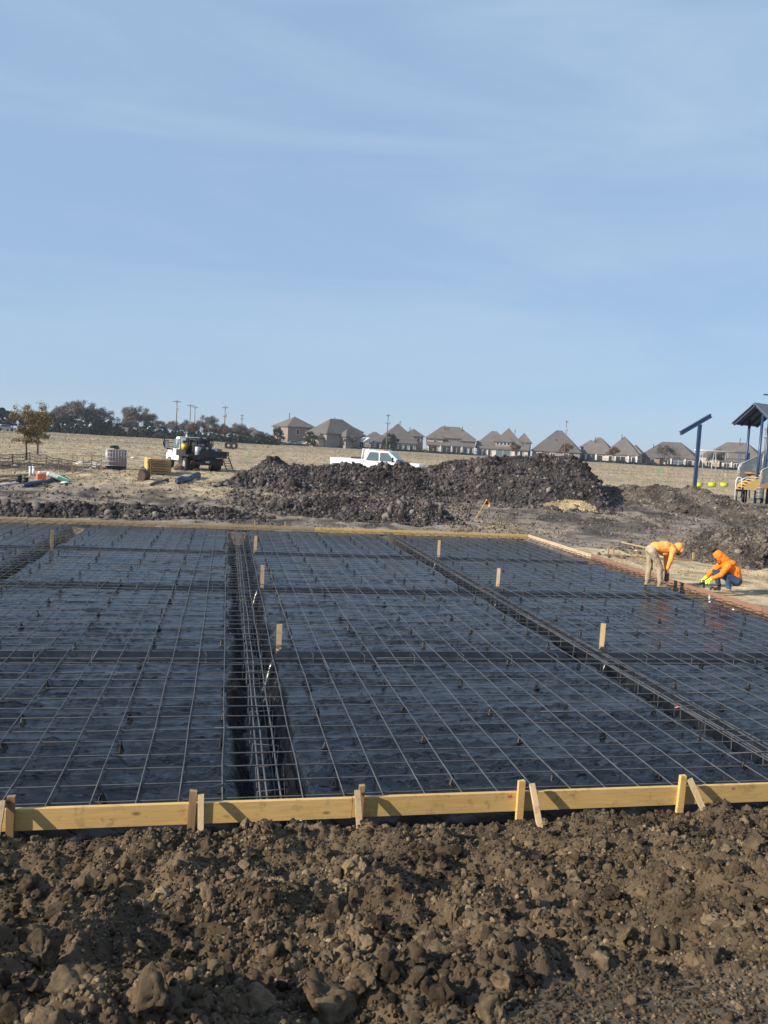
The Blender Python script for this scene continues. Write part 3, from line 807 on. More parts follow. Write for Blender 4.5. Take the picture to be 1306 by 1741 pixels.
# ---- forms
def plank(name, p, q, w, h, mat, label, cat, group=None, sag=.004, n=10, bev=.003):
    """board on edge from p to q (top edge), slightly bowed"""
    p, q = Vector(p), Vector(q); d = (q - p).normalized(); sx = Vector((d.y, -d.x, 0)).normalized()
    mb = MB(); V, F = [], []
    prof = [(-w / 2, -bev), (-w / 2 + bev, 0), (w / 2 - bev, 0), (w / 2, -bev), (w / 2, -h + bev), (w / 2 - bev, -h), (-w / 2 + bev, -h), (-w / 2, -h + bev)]
    sd = random.uniform(0, 99)
    for i in range(n + 1):
        c = p.lerp(q, i / n); b = float(n2([c.x + sd], [c.y], 1.7, 80)[0]) * sag
        c = c + sx * b + Vector((0, 0, b * .6))
        V += [tuple(c + sx * a + Vector((0, 0, z))) for a, z in prof]
    m_ = len(prof)
    for i in range(n):
        for j in range(m_): F.append((i * m_ + j, i * m_ + (j + 1) % m_, (i + 1) * m_ + (j + 1) % m_, (i + 1) * m_ + j))
    F += [tuple(range(m_)), tuple(range((n + 1) * m_ - 1, n * m_ - 1, -1))]
    o = mb.add(V, F).build(name, M[mat]); return tag(o, label, cat, group)
FY = SY0 - .02
plank('form_board', (-9, FY, 0), (1.21, FY, 0), .038, .186, 'form', 'yellow form board along the near slab edge, left of the middle kicker', 'form board', 'slab form boards', .012, 30)
plank('form_board', (1.216, FY - .003, .004), (6.1, FY, .002), .038, .184, 'form', 'yellow form board along the near slab edge, right of the middle kicker', 'form board', 'slab form boards', .012, 20)
plank('form_board', (6.105, FY, 0), (SX1 + .06, FY, 0), .038, .184, 'form', 'yellow form board ending at the right end of the near slab edge', 'form board', 'slab form boards')
ys = [SY0, 11.3, 15.6, 19.9, 24.2]
labs = ['nearest', 'second nearest', 'one beside the crouching worker', 'one under the bent worker']
for k in range(4):
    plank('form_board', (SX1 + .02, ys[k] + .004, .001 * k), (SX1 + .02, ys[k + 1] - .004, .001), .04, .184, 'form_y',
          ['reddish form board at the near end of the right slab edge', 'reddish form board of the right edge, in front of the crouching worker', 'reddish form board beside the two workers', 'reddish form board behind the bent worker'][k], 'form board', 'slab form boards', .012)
plank('form_board', (SX1 + .02, 24.21, .01), (SX1 + .05, SY1 + .02, .015), .04, .184, 'form_pale', 'pale weathered form board running up to the far right slab corner', 'form board', 'slab form boards')
xs = [-14, -2.2, 3.4, SX1]
for k in range(3):
    plank('form_board', (xs[k] + .004, SY1 + .02 + (-.25 if k == 0 else 0), .0), (xs[k + 1] - .004, SY1 + .02, .004), .04, .19, ['form_far', 'form_far', 'form'][k],
          ['dusty form board along the left of the far slab edge', 'grey form board in the middle of the far slab edge', 'orange yellow form board at the right of the far slab edge'][k], 'form board', 'slab form boards', .02, 16)
# stakes and kickers that brace the near form
def stake(p, q, w, t, mat, name, label, cat, group, face=(0, -1, 0), point=False):
    p, q = Vector(p), Vector(q)
    up = (q - p).normalized(); f = Vector(face); x = up.cross(f).normalized(); f = x.cross(up)
    V = []
    L = [(0, .25 if point else 1), (.12, 1), (.55, 1), (1, 1)]
    for s, k in L:
        c = p.lerp(q, s)
        for a, b in ((-1, -1), (1, -1), (1, 1), (-1, 1)):
            V.append(tuple(c + x * (a * w / 2 * k * random.uniform(.95, 1.05)) + f * (b * t / 2 * random.uniform(.93, 1.07)) + (up * random.uniform(-.006, .006) if s == 1 else Vector())))
    F = [(0, 3, 2, 1)]
    for i in range(3):
        for j in range(4): F.append((i * 4 + j, i * 4 + (j + 1) % 4, (i + 1) * 4 + (j + 1) % 4, (i + 1) * 4 + j))
    F.append((12, 13, 14, 15))
    o = MB().add(V, F).build(name, M[mat]); return tag(o, label, cat, group)
def fx(px, py=1372):
    d = ray(px, py); t = (FY - .04) / d.y; return d.x * t
YB = FY - .042
S_ = [(19, 6, -.03, 'dark', 'at the left edge of the photo'), (326, 341, .0, 'dark', 'left of the centre trench'), (613, 604, .0, 'dark', 'right of the centre trench, with dirt against it'),
      (885, 899, .02, 'y', 'above the yellow stone'), (1155, 1164, .10, 'y', 'nearest the right edge, its kicker slanting')]
for k, (sx, kx, lean, kind, where) in enumerate(S_):
    xs_ = fx(sx); xk = fx(kx)
    yo = YB if k != 2 else YB
    stake((xs_ - .01, yo - .005, -.5), (xs_ + random.uniform(-.01, .012), yo, .125), .062 if k != 2 else .05, .04, 'stake_dark' if kind == 'dark' else 'form', 'form_stake',
          'upright wooden stake against the near form, %s' % where.split(',')[0], 'stake', 'stakes bracing the near form')
    yk = YB - .05
    stake((xk + (.16 if k == 4 else .02 + lean), yk - .24, -.36), (xk, yk + .012 if k != 2 else yk - .0, .105), .05, .032, 'stake', 'form_kicker',
          'pale slanting kicker against the near form, %s' % where.split(',')[0], 'kicker', 'kickers bracing the near form')
G = [(-4.63, 22.9, .40, 'left grade stake far back by the left trench'), (.93, 23.7, .33, 'grade stake beside the centre trench, farthest of three'), (.90, 17.95, .33, 'grade stake beside the centre trench, middle one of three'),
     (6.62, 23.7, .37, 'grade stake beside the right trench, farthest of three'), (6.68, 18.35, .34, 'grade stake beside the right trench, middle one of three'), (.92, 12.33, .26, 'grade stake beside the centre trench, nearest of three'),
     (6.53, 12.5, .30, 'grade stake beside the right trench, nearest of three')]
for k, (x, y, h, lab) in enumerate(G):
    f = Vector((-x, -y, 0)).normalized()
    o = stake((x, y, sheet_z(x, y) - .1), (x + random.gauss(0, .008), y, h), .085, .03, 'stake', 'grade_stake', lab, 'stake', 'grade stakes in the slab', f, True)
for k, (px, D, h) in enumerate([(165, 27.6, .18), (300, 29, .2), (433, 29.7, .2), (485, 29.8, .25), (680, 30.9, .15), (765, 31.4, .13)]):
    p = level(px, 890, 0); y = SY1 + .08; x = p.x * (y / p.y)
    stake((x, y, -.3), (x, y, h * .7), .06, .03, 'form_far', 'form_stake', 'small stake behind the far form, %s' % ['at the far left', 'left of the centre trench', 'at the centre trench', 'just right of the centre trench', 'right of the middle', 'near its orange end'][k], 'stake', 'stakes along the far form')
# second form and its stakes on the sand
a, b = level(1036, 943, -.02), level(1420, 964, -.02)
mid_ = a.lerp(b, .42)
plank('form_board', a, mid_, .05, .17, 'stake_dark', 'dark form board on the sand behind the bent worker', 'form board', 'forms of the second pad', .01)  # darker lumber colour paints in the shadowed stretch of this form
plank('form_board', mid_ + Vector((.01, .0, .01)), b, .05, .17, 'form_far', 'brown form board on the sand behind the crouching worker', 'form board', 'forms of the second pad', .01)
for px, lab in ((1037, 'left of a pair behind the bent worker'), (1046, 'right of a pair behind the bent worker'), (1183, 'between the two workers'), (1247, 'behind the crouching worker'), (1296, 'at the right edge of the photo')):
    p = level(px, 945 + (px - 1037) * .055, -.05) + Vector((0, .12, 0))
    stake(p - Vector((0, 0, .3)), p + Vector((random.gauss(0, .02), .02, .26)), .07, .03, 'stake', 'form_stake', 'short wooden stake behind the second form, ' + lab, 'stake', 'stakes of the second form', (0, -1, 0))
# planks lying behind the bent worker
for k, (u0, v0, u1, v1) in enumerate(((1056, 924, 1100, 933), (1080, 933, 1112, 939))):
    p, q = level(u0, v0 + 12, 0.0), level(u1, v1 + 6, 0.0); p.z, q.z = .30 - .12 * k, .16
    o = MB().beam(p, q, .14, .04).build('plank', M['stake']); tag(o, ['long pale plank propped behind the bent worker', 'shorter pale plank under the long one behind the bent worker'][k], 'plank')
# small things on the sheet
for x, y, lab in ((11.55, 16.9, 'short grey pipe stub standing near the reddish form'),):
    mb = MB().tube([(x, y, -.16), (x, y, .03)], .022, 8).tube([(x, y, .03), (x, y, .04)], .028, 8)
    tag(mb.build('pipe_stub', M['galv']), lab, 'pipe')
for px, py, lab in ((1207, 1024, 'white cap lying on the mat beside the pipe stub'), (1247, 1037, 'white cap lying on the mat near the reddish form')):
    p = level(px, py, -.05); mb = MB().ell((p.x, p.y, -.04), (.022, .022, .016)).tube([(p.x, p.y, -.05), (p.x, p.y, -.035)], .026, 10)
    tag(mb.build('plastic_cap', M['galv'] if 'scrap' in lab else M['white']), lab, 'cap')
for px, py, lab in ((1160, 1205, 'pink marking tape tied on the right trench bars'), (825, 1001, 'pink tape on the right trench by the grade stake')):
    p = level(px, py, -.06); mb = MB()
    for s in range(2): mb.beam((p.x + .05 * s - .1, p.y, -.045 + .01 * (s % 2)), (p.x + .05 * s - .05, p.y + .01, -.045 + .01 * ((s + 1) % 2)), .03, .004)
    tag(mb.build('marking_tape', M['pink']), lab, 'tape')
fb_ = [o for o in COL.objects if o.get('category') == 'form board' and 'near slab edge' in o['label']]
for px, o in ((866, fb_[1]), (1063, fb_[1]), (1245, fb_[1])):
    x = fx(px, 1360); mb = MB()
    for a in (-.02, .02): mb.beam((x + a * .7, FY - .0245, -.012), (x + a * .3, FY - .0245, -.042), .006, .002, (0, 1, 0))
    mb.beam((x - .016, FY - .0265, -.026), (x + .018, FY - .0265, -.03), .006, .002, (0, 1, 0)); mb.build('paint_mark', M['pink'], o)

# ------------------------------------------------------------------ houses
def facing(p):
    """rotation that turns a local -Y front towards the camera"""
    return atan2(-p.x, p.y) if True else 0
def hip(mb, x0, x1, y0, y1, z, h, o=.45, k=1.0):
    x0, x1, y0, y1 = x0 - o, x1 + o, y0 - o, y1 + o; w, d = x1 - x0, y1 - y0; t = .22
    s = min(w, d) / 2 * k
    if w >= d: r = [(x0 + s, (y0 + y1) / 2, z + h), (x1 - s, (y0 + y1) / 2, z + h)]
    else: r = [((x0 + x1) / 2, y0 + s, z + h), ((x0 + x1) / 2, y1 - s, z + h)]
    lo = [(x0, y0, z - t), (x1, y0, z - t), (x1, y1, z - t), (x0, y1, z - t)]; up = [(a, b, z) for a, b, c in lo]
    if abs(w - d) < .05:
        V = lo + up + [r[0]]; F = [(3, 2, 1, 0)] + [(i, (i + 1) % 4, 4 + (i + 1) % 4, 4 + i) for i in range(4)] + [(4 + i, 4 + (i + 1) % 4, 8) for i in range(4)]
    else:
        V = lo + up + r; F = [(3, 2, 1, 0)] + [(i, (i + 1) % 4, 4 + (i + 1) % 4, 4 + i) for i in range(4)]
        F += [(4, 5, 9, 8), (5, 6, 9), (6, 7, 8, 9), (7, 4, 8)] if w >= d else [(4, 5, 8), (5, 6, 9, 8), (6, 7, 9), (7, 4, 8, 9)]
    mb.add(V, F)
def gable(mb, x0, x1, y0, y1, z, h, o=.3):
    """ridge runs along y, gable end towards -y"""
    xm = (x0 + x1) / 2; t = .2
    prof = [(x0 - o, z - t), (x1 + o, z - t), (x1 + o, z), (xm, z + h), (x0 - o, z)]
    mb.prism(prof, y0 - o, y1)
def house(label, px, D, rz, blocks, wins, mats, cols=(), dz=0.0, vents=(), name='brick_house', extra=None):
    p = spot(px, D); root = empty(name, (p.x, p.y, p.z - .3 + dz), facing(p) + R(rz), label, 'house', 'houses beyond the field')
    wm, rf, seen = {}, MB(), None
    for k, (x0, x1, y0, y1, z0, z1, h, kind, mt) in enumerate(blocks):
        b = wm.setdefault(mt, MB()); e = .013 * k
        b.box(((x0 + x1) / 2, (y0 + y1) / 2, (z0 + z1) / 2 - .05), (x1 - x0 - e, y1 - y0 - e, z1 - z0 - .1 + e))
        if kind == 'hip': hip(rf, x0, x1, y0, y1, z1 + e, h)
        elif kind == 'pyr': hip(rf, x0, x1, y0, y1, z1 + e, h, .5)
        elif kind == 'gable': gable(rf, x0, x1, y0, y1, z1 + e, h)
        elif kind == 'shed':   # slopes up from the front to the house behind
            rf.prism([(y0 - .5, z1 - .2), (y1, z1 + h - .2), (y1, z1 + h), (y0 - .5, z1)], x0 - .4, x1 + .4, Matrix(((0, 1, 0, 0), (1, 0, 0, 0), (0, 0, 1, 0), (0, 0, 0, 1))))
    for mt, b in wm.items(): b.build('wall', M[mt], root)
    roof = rf.build('roof', M['shingle'], root)
    for vx, vy, vz, hh in vents:
        MB().tube([(vx, vy, vz - .8), (vx, vy, vz + hh)], .10, 6).box((vx, vy, vz + hh), (.3, .3, .14)).build('vent_pipe', M['darkmetal'], roof)
    for w_ in wins:
        x, y, z, w, h = w_[:5]; side = w_[5] if len(w_) > 5 else 'f'; mat = w_[6] if len(w_) > 6 else 'glass'
        fr, pn = MB(), MB()
        def bx(mb, a, b_, dpt, e):
            if side == 'f': mb.box((x + a[0], y - e, z + a[1]), (b_[0], dpt, b_[1]))
            else: mb.box((x + (-e if side == 'l' else e), y + a[0], z + a[1]), (dpt, b_[0], b_[1]))
        f = .11
        bx(fr, (0, h / 2), (w, f), .16, .05); bx(fr, (0, -h / 2), (w, f), .16, .05)
        for s in (-1, 1): bx(fr, (s * (w / 2 - f / 2), 0), (f, h - f), .155, .05)
        if w > 1.4: bx(fr, (0, 0), (.09, h - f), .15, .05)
        bx(pn, (0, 0), (w - .2, h - .2), .06, .04)
        o = fr.build('window', M['trim'], root); pn.build('pane', M[mat], o)
    for x, y, z0, z1, w in cols: MB().box((x, y, (z0 + z1) / 2), (w, w, z1 - z0)).box((x, y, z0 + .3), (w + .12, w + .12, .6)).build('porch_column', M['trim'], root)
    if extra: extra(root)
    return root
D0 = 245
house('two storey brick house at the left end of the row, with a hip roof', 512, 250, 30,
      [(-5.5, 4.5, -1, 9, 0, 5.9, 3.3, 'hip', 'brick_red'), (-1.5, 6.5, 3, 11, 0, 5.5, 2.9, 'hip', 'brick_red')],
      [(-5.5, 2.5, 4.2, 1.1, 1.5, 'l'), (-5.5, 6.3, 4.2, 1.1, 1.5, 'l'), (-2, -1, 4.3, 1.2, 1.5), (1.5, -1, 4.3, 1.2, 1.5), (-5.5, 3.5, 1.6, 1.8, 1.6, 'l')], None, dz=.2, vents=((-3, 3, 9.2, .8),))
house('large house with a tall pointed roof, second from the left, its right walls in shade', 578, 240, 38,
      [(-7.5, 7.0, -3, 7, 0, 4.4, 4.6, 'hip', 'brick_grey'), (1, 11, 3, 11, 0, 5.6, 2.7, 'hip', 'brick_grey'), (-9.6, -3.5, -2, 5, 0, 2.9, 2.6, 'hip', 'brick_tan'), (-2.2, 3.2, -5.6, -2.5, 0, 3.8, 2.3, 'hip', 'brick_grey')],
      [(-9.6, .5, 1.7, 1.5, 1.5, 'l'), (5.2, -3, 1.6, 1.6, 1.6), (9.3, 3, 4.2, 1.2, 1.4), (6, 3, 4.2, 1.2, 1.4), (-9.6, 3.2, 1.7, 1.5, 1.5, 'l'), (4.6, -3, 3.6, 1.1, 1.0)], None, vents=((-1, 2, 8.6, .7),),
      cols=((4.2, -6.3, 0, 2.6, .3), (7.6, -6.3, 0, 2.6, .3)), extra=lambda r: (lambda m_: (gable(m_, 3.9, 7.9, -6.6, -3.1, 2.6, 1.3), m_.build('porch_roof', M['trim'], r)))(MB()))
house('small roofed house half hidden between the pointed roof house and the one behind the pole', 636, 275, 0,
      [(-4, 4, 0, 7, 0, 4.0, 2.6, 'hip', 'brick_grey')], [(-1.5, 0, 2.8, 1.2, 1.4), (2, 0, 2.8, 1.2, 1.4)], None)
house('house behind the tall utility pole with a low left wing of windows', 678, 243, 10,
      [(-4.5, 5.2, 1, 11, 0, 4.0, 5.0, 'pyr', 'brick_tan'), (3.0, 8.0, 2.5, 11.5, 0, 5.3, 2.2, 'hip', 'brick_grey'), (-8.2, -2.5, -2, 4, 0, 2.8, 2.2, 'hip', 'brick_pale'), (-2, 5.0, -1.5, 2, 0, 2.9, 1.6, 'shed', 'brick_pale')],
      [(-6.9, -2, 1.5, 1.2, 1.8), (-5.4, -2, 1.5, 1.2, 1.8), (-3.9, -2, 1.5, 1.2, 1.8), (.2, -1.5, 1.5, 1.1, 1.8), (1.8, -1.5, 1.5, 1.1, 1.8), (3.6, -1.5, 1.5, 1.3, 1.8), (6.5, 2.5, 4.1, 1.3, 1.3)], None, vents=((1, 6, 9.1, .6), (4.5, 7, 7.4, .5)))
house('house with a broad ridge and white porch columns in the middle of the row', 767, 241, 4,
      [(-7.2, 7.2, 3.2, 12, 0, 5.3, 3.6, 'hip', 'brick_tan'), (-7.4, -2.6, 1.2, 4.2, 0, 4.9, 1.7, 'hip', 'brick_tan'), (3.2, 7.4, 1.6, 6, 0, 4.6, 1.8, 'hip', 'brick_grey'), (-7.4, 6.9, -.6, 3.1, 0, 2.9, 1.7, 'shed', 'brick_pale')],
      [(-6.4, -.6, 1.5, 1.2, 2), (-4.9, -.6, 1.5, 1.2, 2), (-1.4, -.6, 1.4, 2.6, 2.3), (1.6, -.6, 1.4, 2.4, 2.3), (4.3, -.6, 1.5, 1.2, 2), (5.9, -.6, 1.5, 1.2, 2), (-5, 1.2, 3.9, 1.2, .9), (5.4, 1.6, 3.8, 1.1, .9)], None,
      cols=((-3.4, -1, 0, 2.7, .34), (-.0, -1, 0, 2.7, .34), (3.1, -1, 0, 2.7, .34), (6.9, -1, 0, 2.7, .34)), vents=((-2, 6, 8.2, .8), (3.5, 6, 8.4, .6)))
house('house with a sharp central peak and a dormer of small windows', 854, 242, -3,
      [(-7.6, 1.0, 3, 10, 0, 4.5, 3.8, 'hip', 'brick_tan'), (-3.2, 5.6, 1.5, 10.3, 0, 4.2, 5.3, 'pyr', 'brick_grey'), (4.0, 8.2, 3, 11, 0, 5.2, 3.0, 'hip', 'brick_grey'), (-7.9, 7.7, -.8, 3.0, 0, 2.8, 2.2, 'shed', 'brick_pale'), (-2.4, 2.6, -.1, 3.4, 3.2, 5.1, 1.7, 'hip', 'brick_grey')],
      [(-1.6, -.1, 4.4, 1.0, .9), (-.5, -.1, 4.4, 1.0, .9), (.6, -.1, 4.4, 1.0, .9), (1.7, -.1, 4.4, 1.0, .9), (-6.9, -.8, 1.5, 1.1, 2), (-5.4, -.8, 1.5, 1.1, 2), (-3.9, -.8, 1.5, 1.1, 2), (.2, -.8, 1.3, 4.6, 2.2, 'f', 'greyglass'), (4.2, -.8, 1.5, 1.1, 2), (5.7, -.8, 1.5, 1.1, 2)], None, vents=((3.2, 5, 8.4, .5),))
house('house with one plain steep pyramid roof behind the right end of the spoil heap', 945, 240, -5,
      [(-7.2, 7.0, 0, 12.5, 0, 2.9, 6.6, 'hip', 'brick_grey')], [(-5, 0, 1.5, 1.6, 1.7), (-1, 0, 1.5, 1.6, 1.7), (3, 0, 1.5, 1.6, 1.7)], None, vents=((-.5, 2.8, 6.0, .6),))
house('house with two roof peaks right of the spoil heap', 1034, 242, -8,
      [(-9.2, 1.2, 1.2, 10.5, 0, 2.9, 5.2, 'pyr', 'brick_pale'), (-1.2, 8.6, 0, 10.2, 0, 3.0, 5.7, 'pyr', 'brick_pale'), (-9.4, -4.5, 5, 11, 0, 4.8, 2.4, 'hip', 'brick_tan'), (5.0, 9.2, 2, 10, 0, 3.6, 2.6, 'hip', 'brick_pale')],
      [(-8, 1.2, 1.5, 1.4, 1.9), (-5.4, 1.2, 1.5, 2.6, 2.0), (-2.6, 1.2, 1.5, 1.4, 1.9), (.6, 0, 1.5, 1.2, 1.9), (3.6, 0, 1.4, 3.0, 2.2), (7.4, 0, 1.5, 1.2, 1.9)], None, cols=((-6.9, .6, 0, 2.7, .4), (-3.8, .6, 0, 2.7, .4), (5.9, -.5, 0, 2.7, .45), (8.3, -.5, 0, 2.7, .6)), vents=((-5, 4, 7.2, .8), (3, 4, 8.6, .5)))
house('house with a single low hip roof left of the blue post', 1134, 242, -10,
      [(-8.4, 8.2, 0, 11, 0, 2.8, 5.0, 'hip', 'brick_tan'), (-8.6, -2, -1.4, 5, 0, 2.7, 2.4, 'hip', 'brick_red')],
      [(-6.6, -1.4, 1.5, 1.3, 1.6), (-4, -1.4, 1.5, 1.3, 1.6), (.2, 0, 1.4, 1.8, 2), (3.2, 0, 1.4, 3.4, 2.1, 'f', 'greyglass'), (6.6, 0, 1.5, 1.4, 1.7)], None, cols=((1.2, -.5, 0, 2.6, .35), (5.3, -.5, 0, 2.6, .45)), vents=((-5, 3, 5.8, .9),))
house('house with a white gable seen through the swings at the right', 1242, 238, -12,
      [(-8.6, 8.2, 1, 12, 0, 3.9, 4.9, 'hip', 'brick_pale'), (-9.0, -3.0, -1.2, 5, 0, 4.0, 1.9, 'gable', 'brick_tan'), (-2.5, 7.6, -.6, 3, 0, 2.8, 1.8, 'shed', 'brick_pale')],
      [(-6, -1.2, 1.5, 1.6, 1.7), (-1, -.6, 1.3, 1.6, 2.0), (1.8, -.6, 1.3, 1.6, 2.0), (4.9, -.6, 1.3, 3.2, 2.2, 'f', 'greyglass')], None, cols=((.4, -1, 0, 2.6, .4), (3.2, -1, 0, 2.6, .4)), vents=((1, 5, 8.8, 1.2),))
house('last house at the right, its roof behind the play structure', 1300, 250, -12,
      [(-5.5, 6, 0, 10, 0, 4.2, 3.4, 'hip', 'brick_pale')], [(-3, 0, 2.6, 1.4, 1.5), (1, 0, 2.6, 1.4, 1.5)], None)
house('pale low shed roof among the trees of the far left treeline', 207, 225, 0, [(-4, 5.5, 0, 7, 0, 1.6, 1.7, 'hip', 'brick_pale')], [(0, 0, .9, 1.2, .8)], None, name='shed')
house('distant little house just left of the two storey brick house', 428, 300, 0, [(-4.5, 4.5, 0, 8, 0, 3.0, 3.2, 'hip', 'brick_grey')], [(-2, 0, 1.6, 1.4, 1.4), (2, 0, 1.6, 1.4, 1.4)], None)

# back yard fences of thin dark iron
def yard_fence(px0, px1, D, label):
    p, q = spot(px0, D), spot(px1, D); root = empty('iron_fence', p[:], 0, label, 'fence', 'back yard fences'); d = q - p
    n = max(2, int(d.length / 2.4)); po, pk = MB(), MB()
    for i in range(n + 1): c = d * (i / n); po.box((c.x, c.y, .75), (.09, .09, 1.6))
    m_ = n * 10
    for i in range(m_ + 1): c = d * (i / m_); pk.box((c.x, c.y, .68), (.025, .025, 1.25))
    for z in (.15, 1.25): pk.beam((0, 0, z), (d.x, d.y, d.z + z), .04, .05)
    po.build('post', M['darkmetal'], root); pk.build('picket_panel', M['darkmetal'], root)
yard_fence(440, 640, 236, 'dark iron fence behind the two left houses'); yard_fence(642, 812, 237, 'dark iron fence in front of the middle houses')
yard_fence(980, 1180, 236, 'dark iron fence right of the long spoil heap'); yard_fence(1182, 1330, 234, 'dark iron fence behind the yellow swings')

# ------------------------------------------------------------------ trees
def leaf_cloud(n, centres, cr, size, thin=.45):
    """n small leaf quads spread through clumps"""
    c = np.array(centres); k = RNG.integers(0, len(c), n); rr = np.asarray(cr)[k] if hasattr(cr, '__len__') else np.full(n, cr)
    d = RNG.normal(size=(n, 3)); d /= np.linalg.norm(d, axis=1)[:, None]
    P = c[k] + d * (rr * RNG.power(1.6, n))[:, None] * np.array([1, 1, .8])
    a = RNG.normal(size=(n, 3)); a /= np.linalg.norm(a, axis=1)[:, None]; b = np.cross(a, RNG.normal(size=(n, 3))); b /= np.linalg.norm(b, axis=1)[:, None]
    s = size * RNG.uniform(.5, 1.3, n); a = a * s[:, None]; b = b * (s * thin)[:, None]
    V = np.stack([P - a, P + b, P + a, P - b], 1).reshape(-1, 3); F = np.arange(4 * n).reshape(n, 4)
    ct = RNG.uniform(0, 1, len(c)); t = np.clip(ct[k] * .6 + RNG.uniform(0, .4, n), 0, 1)
    return V, F, np.repeat(t, 4)
def branches(mb, p, d, L, r, depth, tips, spread=.55, up=.12):
    p, d = Vector(p), Vector(d).normalized(); q = p + d * L
    mid_ = p.lerp(q, .5) + Vector((random.gauss(0, .05), random.gauss(0, .05), 0)) * L
    mb.tube([p, mid_, q], [r, r * .8, r * .6], 5 if depth > 1 else 3, False)
    if depth == 0: tips.append(q); return
    for k in range(random.choice((2, 3, 3)) if depth > 1 else 3):
        v = Vector((random.gauss(0, 1), random.gauss(0, 1), random.gauss(0, .6))); v = (d + v * spread + Vector((0, 0, up))).normalized()
        s = q if k < 2 else p.lerp(q, random.uniform(.5, .9))
        branches(mb, s, v, L * random.uniform(.6, .82), r * .58, depth - 1, tips, spread, up)
def tree_proto(kind, h, w, leaf, n, seed):
    random.seed(seed); root = empty('tree', (0, 0, 0)); mb, tips = MB(), []
    if kind in ('bare', 'autumn', 'rusty'):
        th = h * (.22 if kind == 'bare' else .3)
        mb.tube([(0, 0, -.3), (random.gauss(0, .01) * h, 0, th * .5), (0, 0, th)], [h * .022, h * .018, h * .015], 7, False)
        for k in range(5 if kind == 'bare' else 6):
            a = k * 2.4 + random.random(); v = Vector((cos(a) * .62, sin(a) * .62, random.uniform(.7, 1.3)))
            branches(mb, (0, 0, th * random.uniform(.85, 1.0)), v, h * random.uniform(.2, .27), h * .010, 3, tips)
        sc = w / 2 / max(.1, max(abs(t.x) for t in tips)); zt = (h * .96 - th) / max(.1, max(t.z for t in tips) - th)
        mb.v = [(x * (sc if z > th else 1), y * (sc if z > th else 1), z if z < th else th + (z - th) * zt) for x, y, z in mb.v]
        cs = [(t.x * sc, t.y * sc, th + (t.z - th) * zt) for t in tips]
        if kind == 'autumn': cs += [(x * .55, y * .55, th + (z - th) * .35 + .05 * h) for x, y, z in cs] + [(x * .8, y * .8, th + (z - th) * .1) for x, y, z in cs[::3]]
        V, F, tn = leaf_cloud(n, cs, h * (.12 if kind == 'bare' else .075), leaf, thin=.11 if kind == 'bare' else .45)
        cm = {'bare': 'twig', 'autumn': 'autumn', 'rusty': 'rusty'}[kind]
    else:
        mb.tube([(0, 0, -.3), (0, 0, h * .3), (0, 0, h * .85)], [h * .025, h * .02, h * .006], 7, False)
        cs, rr = [], []
        for k in range(34):
            a = random.uniform(0, 6.28); z = random.uniform(.10, .93); rad = w / 2 * sqrt(max(.02, 1 - ((z - .42) / .56) ** 2)) * random.uniform(.35, .95)
            cs.append((cos(a) * rad, sin(a) * rad, z * h)); rr.append(h * random.uniform(.07, .15))
        V, F, tn = leaf_cloud(n, cs, rr, leaf); cm = 'evergreen'
    mb.build('trunk', M['bark'], root, False); np_mesh('crown', V, F, M[cm], root, False, tn)
    return root
def place_tree(proto, used, px, D, s, label, group, rz=None, sx=1.0, dz=0):
    o = proto if not used.get(proto.name) else dup(proto)
    used[proto.name] = 1; p = spot(px, D) if not isinstance(px, Vector) else px
    o.location = (p.x, p.y, p.z + dz); o.rotation_euler = (0, 0, random.uniform(0, 6.28) if rz is None else rz); o.scale = (s * sx, s * sx, s)
    tag(o, label, 'tree', group); return o
U = {}
TB = [tree_proto('bare', 8, 8, .5, 4600, 3), tree_proto('bare', 8, 9.4, .5, 5200, 5), tree_proto('bare', 8, 8.6, .5, 3200, 8)]
TE = [tree_proto('ever', 6, 5.2, .26, 3600, 11), tree_proto('ever', 6, 6.4, .26, 4200, 12)]
TR = [tree_proto('rusty', 6, 5, .28, 1500, 15)]
GB, GE, GR = 'grey brown winter tree standing in the far treeline on the left', 'dark evergreen standing in the far treeline on the left', 'rusty brown tree in the far treeline behind the white truck'
for px, D, s, k in ((100, 212, .86, 0), (140, 208, 1.08, 1), (172, 214, .92, 2), (238, 206, .98, 1), (116, 222, .95, 2), (158, 226, .9, 0), (222, 222, .72, 0), (268, 226, .62, 2), (296, 236, .66, 1), (318, 230, .72, 0), (338, 226, .70, 2), (357, 232, .90, 2), (398, 228, .68, 1), (378, 236, .68, 0), (410, 242, .6, 1), (440, 262, .5, 2), (455, 255, .45, 0), (416, 250, .55, 2)):
    lab = {140: 'tallest bare crowned tree of the far treeline, left of the gap in the trees', 238: 'round crowned brown tree right of the gap in the far treeline', 357: 'thin bare pale tree above the white truck'}.get(px, GB)
    place_tree(TB[k], U, px, D, s, lab, 'trees of the far treeline', sx=1.0 if px != 357 else .85)
for px, D, s, k in ((-12, 190, .95, 1), (6, 196, .92, 0), (82, 206, .85, 1), (105, 204, .72, 0), (124, 204, .8, 1), (150, 202, .82, 0), (168, 204, .74, 1), (184, 206, .66, 0), (200, 216, .6, 1), (252, 203, .72, 0), (278, 212, .55, 1), (300, 226, .55, 0), (395, 224, .5, 1), (420, 236, .5, 0), (66, 214, .9, 0), (40, 216, .7, 1), (22, 210, .8, 0), (445, 240, .48, 1)):
    lab = {-12: 'dark evergreen at the very left edge of the photo', 252: 'dark evergreen beside the round crowned brown tree'}.get(px, GE)
    place_tree(TE[k], U, px, D, s, lab, 'evergreens of the far treeline')
for px, D, s in ((328, 222, .78), (352, 224, .66), (366, 226, .7), (384, 225, .66), (402, 230, .72)):
    place_tree(TR[0], U, px, D, s, GR, 'rusty trees of the far treeline')
